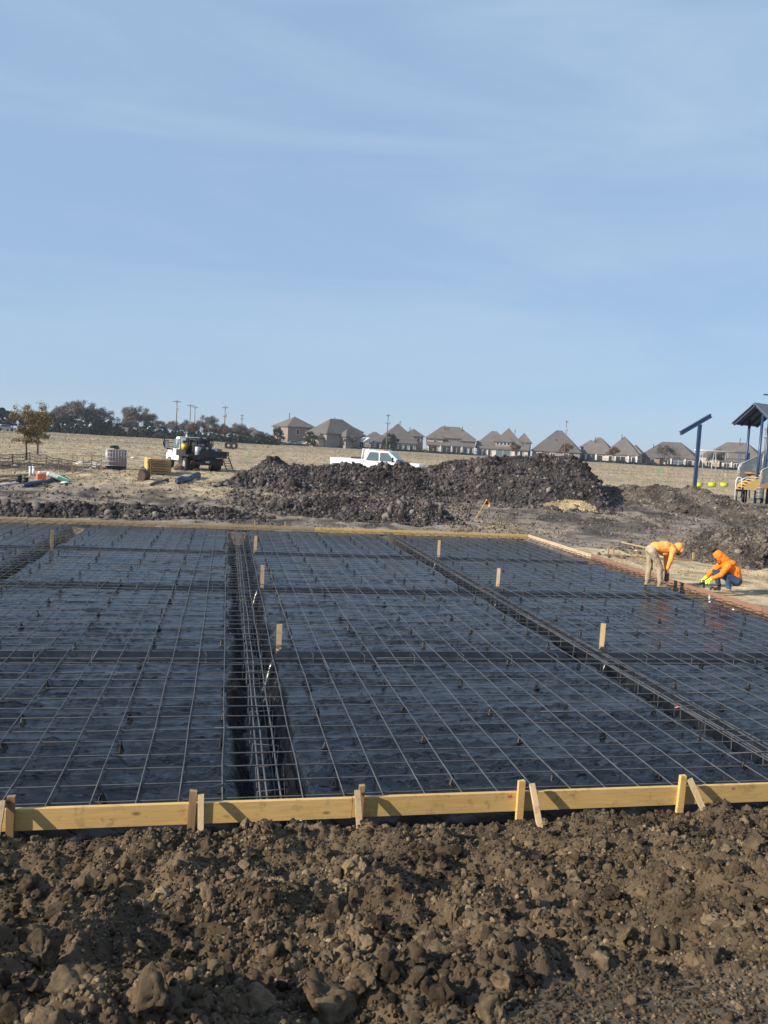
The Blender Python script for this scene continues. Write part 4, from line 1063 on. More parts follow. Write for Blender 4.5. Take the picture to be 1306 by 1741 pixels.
for px, D, s, proto, lab in ((471, 238, .85, TE[0], 'small dark tree left of the two storey brick house'), (528, 232, .74, TE[1], 'dark yard tree in front of the pointed roof house'), (664, 234, .86, TE[1], 'dark yard tree beside the tall utility pole in front of a house'),
                             (876, 236, .7, TR[0], 'small brown yard tree at the right corner of the dormer house'), (962, 234, .86, TR[0], 'rusty yard tree in front of the pyramid roof house'), (1043, 233, .82, TR[0], 'dark red yard tree in front of the two peak house'),
                             (1132, 233, .78, TB[2], 'bare yard tree in front of the low hip roof house'), (1216, 232, .76, TB[0], 'bare yard tree behind the swing chains'), (735, 237, .4, TR[0], 'little brown shrub tree at the left of the porch column house'), (596, 236, .5, TB[1], 'small bare tree against the shaded wall of the pointed roof house')):
    place_tree(proto, U, px, D, s, lab, None)
def undergrowth(name, px0, px1, D, h, n, label=None, kind='stuff', mat='hedge', size=.35, cat=None):
    px = RNG.uniform(px0, px1, n); dd = D + RNG.uniform(-2, 2, n); lat = (px - 653) / FPX * dd; x = R0.x * lat + Fh.x * dd; y = R0.y * lat + Fh.y * dd
    hh = h * (.7 + .5 * n2(px / 6, px * 0, 1.0, 90)); z = T(x, y) + RNG.uniform(0, 1, n) * hh
    a = RNG.normal(size=(n, 3)); a /= np.linalg.norm(a, axis=1)[:, None]; b = np.cross(a, RNG.normal(size=(n, 3))); b /= np.linalg.norm(b, axis=1)[:, None]
    P = np.stack([x, y, z], 1); a *= size; b *= size * .6
    V = np.stack([P - a, P + b, P + a, P - b], 1).reshape(-1, 3)
    o = np_mesh(name, V, np.arange(4 * n).reshape(n, 4), M[mat], None, False, np.repeat(RNG.uniform(0, 1, n), 4)); tag(o, label, cat, None, kind); return o
undergrowth('undergrowth', 55, 470, 205, 2.6, 9000)
for a, b, lab in ((470, 640, 'clipped dark hedge behind the two left houses'), (640, 812, 'clipped dark hedge below the middle houses'), (985, 1085, 'clipped dark hedge below the two peak house'), (1090, 1185, 'clipped dark hedge below the low hip roof house'), (1190, 1330, 'clipped dark hedge below the house with the white gable')):
    undergrowth('hedge', a, b, 238, .9, int((b - a) * 14), lab, None, 'hedge', .22, 'hedge')
# young trees by the silt fence
A1 = tree_proto('autumn', 4, 2.7, .075, 5200, 21); A2 = tree_proto('autumn', 4.4, 2.5, .075, 4600, 22)
g1 = ground_at(44, 782); g2 = ground_at(64, 771)
d1 = (g1 - Vector((0, 0, EYE))).dot(FWD); d2 = (g2 - Vector((0, 0, EYE))).dot(FWD)
place_tree(A1, U, g1, 0, 94 * d1 / FPX / 4, 'nearer young autumn tree with yellow brown leaves at the left', 'young autumn trees', 1.0)
place_tree(A2, U, g2, 0, 92 * d2 / FPX / 4.4, 'farther young autumn tree, redder and taller pointed, at the left', 'young autumn trees', 2.0)

# ------------------------------------------------------------------ poles
def utility_pole(px, ytop, D, arms, label, r=.15):
    p = spot(px, D); top = atd(px, ytop, D).z; h = top - p.z; root = empty('utility_pole', p[:], facing(p), label, 'utility pole', 'utility poles')
    MB().tube([(0, 0, -.4), (0, 0, h * .6), (0, 0, h)], [r * 1.15, r * .95, r * .75], 8).build('pole', M['polewood'], root)
    for dz, w in arms:
        o = MB().box((0, -.14, h - dz), (w, .12, .15)).beam((-w * .3, -.14, h - dz), (0, -.12, h - dz - .7), .04, .05).beam((w * .3, -.14, h - dz), (0, -.12, h - dz - .7), .04, .05).build('crossarm', M['polewood'], root)
        mb = MB()
        for s in (-.46, -.25, .25, .46): mb.tube([(w * s, -.14, h - dz + .07), (w * s, -.14, h - dz + .32)], [.07, .05], 6)
        mb.build('insulators', M['galv'], o)
    if D < 260: MB().tube([(.24, 0, h - 2.9), (.24, 0, h - 2.1)], .2, 10).build('transformer', M['galv'], root)
utility_pole(299, 680, 235, ((.5, 2.4),), 'tallest utility pole, just left of the white truck')
utility_pole(322, 687, 265, ((.5, 2.4),), 'utility pole behind the white truck, left of a close pair')
utility_pole(330, 690, 285, ((.5, 2.2),), 'utility pole behind the white truck, right of a close pair')
utility_pole(381, 690, 240, ((.5, 2.0), (3.2, 1.2)), 'utility pole right of the white truck with two crossarms')
utility_pole(410, 704, 300, ((.6, 1.4), (1.8, 1.0)), 'short far utility pole right of the pair of crossarms')
utility_pole(479, 717, 260, ((.3, .8),), 'thin pole at the left wall of the two storey brick house', .10)
utility_pole(657, 704, 228, ((.4, 1.4), (2.6, 1.6)), 'utility pole in front of the houses above the white pickup')
utility_pole(959, 715, 226, ((.3, .9),), 'slender utility pole in front of the pyramid roof house', .12)
utility_pole(1296, 727, 215, ((.4, .9), (2.6, 1.0)), 'utility pole seen between the posts of the play structure', .12)

# ------------------------------------------------------------------ vehicles
def wheel(root, c, r, w, name='wheel', hub='galv', side=1):
    o = MB().disc(c, (1, 0, 0), r, w, 22).build(name, M['tyre'], root)
    MB().disc((c[0] + side * w * .36, c[1], c[2]), (1, 0, 0), r * .58, w * .34, 16).disc((c[0] + side * w * .5, c[1], c[2]), (1, 0, 0), r * .2, w * .2, 10).build('rim', M[hub], o)
def cab_shell(root, W, y0, y1, zb, zt, mat, yw, crew=False, lean=.22):
    """cab lofted from rings across; profile in (y,z); glazing set into it as children"""
    prof = [(y0, zb), (y1, zb), (y1, zb + (zt - zb) * .42), (y1 - (zt - zb) * lean * 2.2, zt - .03), (y1 - (zt - zb) * lean * 2.2 - .12, zt), (y0 + .14, zt), (y0 + .04, zt - .05)]
    V, F = [], []; n = len(prof)
    for s in (-1, 1):
        for y, z in prof:
            k = 1 - .13 * max(0, (z - (zb + (zt - zb) * .42)) / ((zt - zb) * .58)); V.append((s * W / 2 * k, y, z))
    F = [tuple(range(n)), tuple(range(2 * n - 1, n - 1, -1))] + [(i, (i + 1) % n, n + (i + 1) % n, n + i) for i in range(n)]
    bm = bmesh.new(); vs = [bm.verts.new(v) for v in V]
    for f in F: bm.faces.new([vs[i] for i in f])
    bmesh.ops.recalc_face_normals(bm, faces=bm.faces[:]); bmesh.ops.bevel(bm, geom=bm.edges[:], offset=.035, segments=2, affect='EDGES', profile=.6)
    me = bpy.data.meshes.new('cab'); bm.to_mesh(me); bm.free(); me.polygons.foreach_set('use_smooth', np.ones(len(me.polygons), bool))
    return link('cab', me, mat, root)
def side_pt(W, zb, zt, s, y, z, e=.008):
    k = 1 - .13 * max(0, (z - (zb + (zt - zb) * .42)) / ((zt - zb) * .58)); return (s * (W / 2 * k + e), y, z)
def side_glass(root, W, zb, zt, s, ys_, name, mat):
    pts = [side_pt(W, zb, zt, s, y, z) for y, z in ys_]; n = len(pts); inn = [(x - s * .03, y, z) for x, y, z in pts]
    F = [tuple(range(n)), tuple(range(2 * n - 1, n - 1, -1))] + [(i, (i + 1) % n, n + (i + 1) % n, n + i) for i in range(n)]
    return MB().add(pts + inn, F).build(name, M[mat], root)
def flatbed():
    p = ground_at(352, 802); D = (p - Vector((0, 0, EYE))).dot(FWD)
    root = empty('flatbed_truck', (p.x, p.y, p.z - .02), facing(p) + R(17), 'white flatbed truck seen from behind with its dark bed full of equipment', 'truck')
    # local x right, y forward, origin under the rear edge
    Wc, zb, zt = 1.95, .55, 2.02
    MB().box((0, 3.1, .55), (.9, 5.6, .22)).box((0, .12, .52), (1.9, .12, .16)).build('chassis', M['darkmetal'], root)
    cab_shell(root, Wc, 2.85, 4.55, zb, zt, M['white'], 0)
    MB().box((0, 5.15, .86), (1.8, 1.25, .62), bev=.1).box((0, 5.82, .62), (1.85, .16, .22), bev=.03).build('bonnet', M['white'], root)
    for s in (-1, 1):
        MB().box((s * .92, 5.1, .82), (.18, 1.1, .26), bev=.06).build('wing', M['white'], root)
        side_glass(root, Wc, zb, zt, s, [(3.62, 1.28), (4.35, 1.28), (3.98, 1.86), (3.62, 1.88)], 'side_window', 'greyglass')
        side_glass(root, Wc, zb, zt, s, [(2.98, 1.30), (3.5, 1.28), (3.5, 1.88), (3.02, 1.88)], 'side_window', 'greyglass')
        mi = MB().tube([(s * .95, 4.2, 1.35), (s * 1.25, 4.25, 1.38)], .025, 6).tube([(s * .95, 4.2, 1.62), (s * 1.25, 4.25, 1.62)], .025, 6).box((s * 1.33, 4.25, 1.5), (.26, .10, .52), bev=.03).build('mirror', M['blackplastic'], root)
        MB().box((s * 1.33, 4.195, 1.5), (.21, .012, .44)).build('mirror_glass', M['galv'], mi)
        wheel(root, (s * .84, 5.0, .40), .40, .26, side=s)
        wheel(root, (s * .96, 1.15, .40), .40, .24, side=s); wheel(root, (s * .66, 1.15, .40), .40, .24, side=-s)
        MB().box((s * .86, .055, .62), (.12, .05, .07), bev=.01).build('tail_light', M['red'], root)
        o = MB().box((s * .94, 3.7, .97), (.03, .16, .03)).build('door_handle', M['blackplastic'], root)
    MB().box((0, 2.842, 1.52), (1.42, .02, .55)).build('rear_window', M['glass'], root)
    MB().tube([(-.3, 3.5, 2.0), (-.3, 3.5, 2.1)], [.07, .07], 10).ell((-.3, 3.5, 2.13), (.07, .07, .06)).build('beacon', M['galv'], root)
    MB().box((0, 1.35, .93), (2.3, 2.7, .10)).build('bed_floor', M['darkmetal'], root)
    for s in (-1, 1): MB().box((s * 1.14, 1.6, 1.08), (.045, 2.1, .34)).box((s * 1.165, .9, 1.08), (.02, .06, .36)).box((s * 1.165, 2.2, 1.08), (.02, .06, .36)).build('drop_side', M['darkmetal'], root)
    MB().box((.32, -.03, 1.06), (1.66, .05, .40)).build('tailgate', M['darkmetal'], root)
    MB().box((.0, -.065, .60), (.24, .02, .11)).build('number_plate', M['galv'], root)
    for s in (-1, 1): MB().box((s * .80, 2.05, .62), (.5, .75, .5), bev=.02).build('side_locker', M['darkmetal'], root)  # dark boxes added for the shadow below the bed sides
    MB().box((.35, .25, .62), (1.3, .35, .42), bev=.02).build('rear_locker', M['darkmetal'], root)  # dark box added for the shadow below the tailgate
    MB().tube([(-.98, 4.32, 1.20), (-1.22, 4.36, 1.22), (-1.44, 4.36, 1.36), (-1.52, 4.34, 1.6), (-1.46, 4.32, 1.84)], [.04, .05, .06, .06, .03], 8).build('mirror_arm', M['blackplastic'], root)
    hr = MB()
    for x in (-1.0, -.5, 0, .5, 1.0): hr.tube([(x * .92, 2.72, .98), (x * .92, 2.72, 1.98)], .026, 6)
    for z in (1.25, 1.6, 1.98): hr.tube([(-.95, 2.72, z), (.95, 2.72, z)], .026, 6)
    hr.build('headache_rack', M['darkmetal'], root)
    rp = MB()
    for x in (.86, 1.26): rp.beam((x, -.06, .95), (x + .1, -1.0, -.02), .05, .07)
    for k in range(7): rp.beam((.86 + .0143 * (k + .5), -.06 - .134 * (k + .5), .93 - .138 * (k + .5)), (1.26 + .0143 * (k + .5), -.06 - .134 * (k + .5), .93 - .138 * (k + .5)), .05, .03)
    rp.build('ramp', M['darkmetal'], root)
    for s in (-1, 1): MB().box((s * .8, .62, .42), (.5, .02, .5)).box((s * .8, .632, .66), (.52, .03, .04)).build('mud_flap', M['blackplastic'], root)
    # loads standing on the bed, each a thing of its own
    Mw = Matrix.Translation(root.location) @ Matrix.Rotation(root.rotation_euler[2], 4, 'Z')
    def load(name, loc, label, cat, rz=0):
        q = Mw @ Vector(loc); return empty(name, q[:], root.rotation_euler[2] + rz, label, cat)
    b = load('bucket', (-.86, 1.9, 1.25), 'yellow bucket on the left side of the truck bed', 'bucket')
    MB().tube([(0, 0, 0), (0, 0, .36)], [.17, .20], 16).tube([(0, 0, .32), (0, 0, .365)], .21, 16).build('body', M['yellow'], b)
    MB().tube([(.21 * cos(a), .02, .33 + .13 * sin(a)) for a in np.linspace(0, pi, 9)], .008, 5).build('handle', M['galv'], b)
    MB().box((0, 0, -.14), (.4, .4, .26)).build('stand', M['darkmetal'], b)
    t = load('fuel_can', (-.42, .55, .98), 'pale plastic drum at the left rear of the truck bed', 'drum')
    MB().tube([(0, 0, 0), (0, 0, .03), (0, 0, .45), (0, 0, .5)], [.16, .18, .18, .14], 14).build('body', M['galv'], t); MB().tube([(.06, 0, .5), (.06, 0, .56)], .04, 8).build('cap', M['blackplastic'], t)
    sr = load('service_rack', (.12, 2.25, .98), 'tall dark rack crammed with gear behind the cab of the white truck', 'rack'); up_ = MB()
    for x in (-.72, -.2, .3, .74):
        for y in (-.2, .2): up_.beam((x, y, 0), (x, y, .98), .05, .05, (0, 1, 0))
    for z in (.05, .36, .66, .97): up_.box((0, 0, z), (1.54, .46, .035))
    up_.build('frame', M['darkmetal'], sr)
    for k in range(9):
        g_ = MB(); x, z = -.52 + .5 * (k % 3), .10 + .31 * (k // 3)
        if k % 2: g_.tube([(x - .16, 0, z + .10), (x + .16, 0, z + .10)], .09 + .012 * (k % 4), 12).tube([(x + .16, 0, z + .1), (x + .2, 0, z + .1)], .05, 8)
        else: g_.box((x, -.03, z + .09), (.34, .32, .18 + .01 * k), bev=.02).box((x, -.2, z + .1), (.1, .02, .04))
        g_.build('gear', M[('darkmetal', 'blackplastic', 'rust', 'darkmetal', 'blackplastic', 'galv', 'blackplastic', 'darkmetal', 'rust')[k]], sr)
    w = load('generator', (.05, 1.5, .98), 'dark engine driven generator filling the middle of the truck bed', 'generator')
    MB().box((0, 0, .42), (1.0, .75, .62), bev=.05).build('housing', M['darkmetal'], w)
    fr = MB()
    for x in (-.58, .58):
        for y in (-.46, .46): fr.tube([(x, y, 0), (x, y, .88)], .025, 6)
        fr.tube([(x, -.46, .88), (x, .46, .88)], .025, 6)
    for y in (-.46, .46): fr.tube([(-.58, y, .88), (.58, y, .88)], .025, 6); fr.tube([(-.58, y, .08), (.58, y, .08)], .025, 6)
    fr.build('frame', M['darkmetal'], w); MB().tube([(.2, 0, .73), (.2, 0, .98), (.3, 0, 1.0)], .04, 8).build('exhaust', M['rust'], w)
    MB().box((-.15, -.38, .5), (.5, .02, .3)).build('control_panel', M['galv'], w)
    hs = load('hose_coil', (-.25, .55, 1.48), 'coiled black hose hung over the equipment in the truck bed', 'hose')
    hp = [(.30 * cos(a) , .05 * sin(a * 3), .27 * sin(a) + .012 * a) for a in np.linspace(0, 6.28 * 4, 70)]
    MB().tube(hp, .024, 6).build('coil', M['blackplastic'], hs); MB().tube([(0, .1, -.5), (0, .1, .3), (0, 0, .32)], .025, 6).build('post', M['darkmetal'], hs)
    pump = load('pump', (.30, .62, .98), 'dark pump with gauges behind the tailgate of the truck', 'pump')
    MB().tube([(-.3, 0, .22), (.3, 0, .22)], .18, 14).box((0, 0, .05), (.7, .4, .09)).build('motor', M['darkmetal'], pump); MB().tube([(0, 0, .38), (0, 0, .62), (.2, 0, .66)], .05, 8).build('outlet', M['rust'], pump)
    for s in (-.2, .15): MB().disc((s, -.2, .42), (0, 1, 0), .07, .04, 12).build('gauge', M['galv'], pump)
    c = load('cooler', (.80, 1.05, .98), 'white cooler at the right of the truck bed', 'cooler')
    MB().box((0, 0, .21), (.30, .45, .42), bev=.03).build('body', M['white'], c); MB().box((0, 0, .455), (.32, .47, .07), bev=.02).build('lid', M['white'], c)
    for k, (x, y, dx, h, lab) in enumerate(((1.08, 1.0, .30, .42, 'brown box beside the white cooler on the truck'), (1.2, .35, .55, .28, 'open wooden box at the right rear corner of the truck bed'))):
        b = load('wooden_box', (x - .12, y, .98), lab, 'box'); mb = MB()
        for s in (-1, 1): mb.box((s * (dx / 2 - .012), 0, h / 2), (.024, .42, h)).box((0, s * .21, h / 2), (dx - .05, .024, h - .01))
        mb.box((0, 0, .02), (dx - .06, .38, .03)).build('crate', M['pallet'], b)
        MB().box((0, -.226, h * .6), (dx, .012, .06)).build('batten', M['stake_dark'], b)
flatbed()
def tyre_pile():
    p = ground_at(304, 800); q = Vector((p.x, p.y, p.z))
    root = empty('tool_bag', q[:], facing(p), 'dark slumped bag on the ground by the rear wheel of the truck', 'bag'); mb = MB()
    mb.ell((0, 0, .12), (.34, .2, .17)).ell((.12, .03, .18), (.2, .16, .12)); blob('bag', mb, .03, M['rust'], root); MB().tube([(-.18, 0, .24), (-.06, 0, .36), (.1, 0, .34), (.2, 0, .24)], .018, 6).build('strap', M['blackplastic'], root)
tyre_pile()

def pickup():
    D = 57.0; p = spot(636, D); zr = atd(640, 766, D).z
    root = empty('pickup_truck', (p.x, p.y, zr - 1.96), facing(p) + R(-90 - 14), 'white crew cab pickup parked behind the spoil heap', 'pickup')
    # local y forward (to the right in view), x towards the camera is +x... left side is -x
    W, zb, zt = 1.98, .55, 1.96; yo = .55
    cab_shell(root, W, -1.05 + yo, 1.75 + yo, zb, zt, M['white'], 0, True, .32)
    MB().box((0, 2.3 + yo, .88), (1.94, 1.5, .62), bev=.12).build('bonnet', M['white'], root)
    mb = MB()
    for s in (-1, 1): mb.box((s * .95, -2.3 + yo, .97), (.09, 2.45, .66), bev=.03)
    mb.box((0, -3.5 + yo, .97), (1.84, .07, .62), bev=.02).box((0, -2.3 + yo, .70), (1.8, 2.4, .06)); mb.build('bed', M['white'], root)
    for s in (-1, 1):
        side_glass(root, W, zb, zt, s, [(-.88 + yo, 1.26), (.02 + yo, 1.25), (.02 + yo, 1.84), (-.62 + yo, 1.84)], 'side_window', 'greyglass')
        side_glass(root, W, zb, zt, s, [(.14 + yo, 1.25), (1.22 + yo, 1.24), (.72 + yo, 1.83), (.14 + yo, 1.84)], 'side_window', 'greyglass')
        mi = MB().tube([(s * .95, 1.15 + yo, 1.28), (s * 1.2, 1.15 + yo, 1.3)], .03, 6).box((s * 1.24, 1.15 + yo, 1.36), (.24, .09, .36), bev=.03).build('mirror', M['blackplastic'], root)
        for y in (2.35, -2.1): wheel(root, (s * .84, y + yo, .40), .40, .28, side=s)
        MB().box((s * .998, .02 + yo, 1.12), (.02, .16, .035)).build('door_handle', M['blackplastic'], root)
        MB().box((s * .78, 3.06 + yo, .98), (.3, .04, .2), bev=.02).build('headlight', M['galv'], root)
    # windscreen, sloping
    def wsp(x, t, e=.012): return (x * (1 - .13 * t), 1.75 + yo - (zt - zb) * .704 * t + e, zb + (zt - zb) * .42 + (zt - zb - .03 - (zt - zb) * .42) * t + e)
    P = [wsp(-.86, .06), wsp(.86, .06), wsp(.84, .93), wsp(-.84, .93)]; Q = [(x, y - .03, z - .03) for x, y, z in P]
    MB().add(P + Q, [(0, 1, 2, 3), (7, 6, 5, 4), (0, 4, 5, 1), (1, 5, 6, 2), (2, 6, 7, 3), (3, 7, 4, 0)]).build('windscreen', M['greyglass'], root)
    r = MB()
    for s in (-1, 1): r.tube([(s * .86, -1.2 + yo, 1.25), (s * .80, -1.14 + yo, 2.06)], .045, 8)
    r.tube([(-.82, -1.14 + yo, 2.0), (.82, -1.14 + yo, 2.0)], .035, 8).tube([(-.84, -1.17 + yo, 1.65), (.84, -1.17 + yo, 1.65)], .03, 8)
    for s in (-1, 1): r.tube([(s * .8, -1.14 + yo, 2.02), (s * .72, -.6 + yo, 2.03), (s * .70, .6 + yo, 2.04)], .02, 6)
    r.build('headache_rack', M['white'], root)
    MB().box((0, .2 + yo, 2.0), (.9, .18, .07), bev=.02).build('light_bar', M['orangeplastic'], root)
    MB().box((.1, -1.75 + yo, 1.30), (1.5, .5, .26), bev=.02).build('tool_chest', M['darkmetal'], root)
pickup()
def far_car(px, py, D, mat, label, rz, dark=False):
    p = spot(px, D); root = empty('parked_car', p[:], facing(p) + R(rz), label, 'car')
    body = [(-2.2, .35), (2.2, .35), (2.25, .75), (1.35, .92), (.75, 1.42), (-1.1, 1.46), (-1.85, .98), (-2.25, .9)]
    MB().prism(body, -.85, .85).build('body', M[mat], root)
    for s in (-1, 1): MB().prism([(-1.6, .98), (1.2, .95), (.7, 1.36), (-1.05, 1.4)], s * .862 - .01, s * .862 + .01).build('side_window', M['glass'], root)
    for x in (-1.4, 1.4):
        for s in (-1, 1): MB().disc((x, s * .78, .33), (0, 1, 0), .33, .22, 14).build('wheel', M['tyre'], root)
far_car(276, 741, 200, 'darkmetal', 'dark vehicle parked in front of the treeline left of the white truck', 8)
far_car(7, 738, 178, 'galv', 'pale vehicle half out of the left edge under the evergreens', 35)
far_car(466, 752, 243, 'white', 'white car parked by the small dark tree at the left end of the houses', 0)
far_car(501, 754, 242, 'white', 'white car parked below the two storey brick house', 5)
far_car(520, 755, 243, 'white', 'white car parked just right of another below the two storey brick house', -4)
def culverts():
    for k, (px, D) in enumerate(((389, 120), (398, 119))):
        p = spot(px, D); root = empty('culvert_pipe', p[:], facing(p), ['left of two dark round culvert pipes in the field', 'right of two dark round culvert pipes in the field'][k], 'pipe', 'culvert pipes')
        mb = MB(); n = 22; V, F = [], []
        for y in (-.6, .8):
            for r in (.52, .22): V += [(r * cos(2 * pi * i / n), y, .5 + r * sin(2 * pi * i / n)) for i in range(n)]
        for i in range(n):
            j = (i + 1) % n; F += [(i, j, 2 * n + j, 2 * n + i), (n + i, 3 * n + i, 3 * n + j, n + j), (i, n + i, n + j, j), (2 * n + i, 2 * n + j, 3 * n + j, 3 * n + i)]
        mb.add(V, F, False).build('pipe_shell', M['darkmetal'], root); MB().tube([(.56 * cos(a), -.55, .5 + .56 * sin(a)) for a in np.linspace(0, 6.283, 20)], .05, 6, False).build('bell_ring', M['darkmetal'], root)
culverts()
# ------------------------------------------------------------------ site things on the left
def ibc():
    g = ground_at(197, 797); root = empty('tank_cage', g[:], facing(g) + R(6), 'dull pinkish liquid tank in a wire cage on a pallet at the left', 'tank'); root.scale = (.86, .86, .92)
    MB().box((0, 0, .68), (1.12, .94, .98), bev=.06).build('tank', M['tank'], root)
    cg = MB()
    for z in (.2, .45, .7, .95, 1.16):
        for y in (-.5, .5): cg.tube([(-.6, y, z), (.6, y, z)], .017, 5)
        for x in (-.6, .6): cg.tube([(x, -.5, z), (x, .5, z)], .024, 5)
    for x in np.linspace(-.6, .6, 8):
        for y in (-.5, .5): cg.tube([(x, y, .15), (x, y, 1.17)], .016, 5)
    for y in np.linspace(-.3, .3, 4):
        for x in (-.6, .6): cg.tube([(x, y, .15), (x, y, 1.17)], .016, 5)
    cg.build('cage', M['galv'], root)
    pl = MB()
    for y in (-.42, 0, .42): pl.box((0, y, .06), (1.2, .12, .12))
    pl.box((0, 0, .14), (1.2, 1.0, .03)); pl.build('pallet', M['darkmetal'], root)
    MB().tube([(0, 0, 1.16), (0, 0, 1.24)], .13, 14).build('cap', M['blackplastic'], root)
    t = empty('hose_bundle', (g.x, g.y, g.z + 1.08), 0, 'dark bundle lying on top of the caged tank', 'hose')
    MB().tube([(-.1 + .24 * cos(a), .1 * sin(a), .05 + .012 * a) for a in np.linspace(0, 12, 40)], .03, 6).build('coil', M['blackplastic'], t)
    MB().tube([(-.1, .1, .0), (-.12, .12, .42)], .012, 5).build('rod', M['greenlath'], t)
ibc()
def panels():
    g = ground_at(268, 805); rz = facing(g) + R(20)
    Mw = Matrix.Translation(g) @ Matrix.Rotation(rz, 4, 'Z')
    for k in range(6):
        o = empty('pallet', (Mw @ Vector((.03 * random.uniform(-1, 1), random.uniform(-.04, .04), k * .135))), rz + random.gauss(0, .015),
                  'brown pallet in the stack left of the truck, %s' % ['at the bottom', 'second from the ground', 'third from the ground', 'fourth from the ground', 'second from the top', 'on the top'][k], 'pallet', 'stacked pallets')
        mb = MB()
        for y in (-.5, 0, .5): mb.box((0, y, .055), (1.1, .09, .075))
        mb.build('stringer', M['pallet'], o); d = MB()
        for x in np.linspace(-.5, .5, 7): d.box((x, 0, .105), (.115, 1.1, .022))
        for x in (-.5, 0, .5): d.box((x, 0, .011), (.115, 1.1, .02))
        d.build('deck_board', M['pallet'], o)
    for k, x in enumerate((-.62, -.80)):
        q = Mw @ Vector((x, -.42 - .05 * k, 0)); o = empty('plywood_offcut', q, rz, ['bright yellow board leaning on the pallet stack, the inner one', 'bright yellow board leaning on the pallet stack, the outer one'][k], 'board', 'yellow boards by the pallet stack')
        MB().box((0, 0, .42), (.03, .42, .84 + .05 * k)).build('board', M['form'], o); MB().box((-.024, 0, .6), (.02, .38, .07)).box((-.024, 0, .2), (.02, .38, .07)).build('batten', M['form'], o)  # yellow boards stand in for the sunlit end face of the stack
panels()
def scoop():
    g = ground_at(238, 815); root = empty('rusty_scoop', g[:], facing(g) + R(-25), 'rusty brown scoop tipped on the ground in front of the pallet stack', 'scoop', rot=(0, R(18), facing(g) + R(-25)))
    n = 12; pr = [(.34 * cos(a) , .32 * sin(a) + .28) for a in np.linspace(-1.6, 1.9, n)]
    V = [(x, y, z) for y in (-.3, .3) for x, z in pr]; F = [(i, i + 1, n + i + 1, n + i) for i in range(n - 1)] + [tuple(range(n)), tuple(range(2 * n - 1, n - 1, -1))]
    MB().add(V, F).build('shell', M['rust'], root); MB().tube([(-.02, -.3, .6), (-.1, 0, .72), (-.02, .3, .6)], .025, 6).build('handle', M['rust'], root)
scoop()
def tarp():
    a, b = ground_at(300, 823), ground_at(338, 813); a.z += .13; b.z += .17
    mb = MB(); pts = [a.lerp(b, t) + Vector((0, 0, .03 * sin(9 * t))) for t in np.linspace(0, 1, 14)]
    mb.tube(pts, [.09 + .06 * abs(sin(5 * t + .4)) + random.uniform(-.015, .02) for t in np.linspace(0, 1, 14)], 10)
    mb.tube([p + Vector((.05, -.16, -.08)) for p in pts], [.07 + .03 * random.random() for _ in pts], 8)
    o = blob('tarp_roll', mb, .03, M['navytarp'], None, 2); tag(o, 'crumpled navy tarp roll on the ground in front of the truck', 'tarp')
    a, b = ground_at(255, 828), ground_at(285, 817); mb = MB()
    pts = [a.lerp(b, t) + Vector((0, 0, .07 + .03 * random.random())) for t in np.linspace(0, 1, 10)]
    mb.tube(pts, [.05 + .05 * random.random() for _ in pts], 7); o = blob('rag', mb, .025, M['rust'], None, 1); tag(o, 'dark dirty rag strip left of the navy tarp roll', 'rag')
tarp()
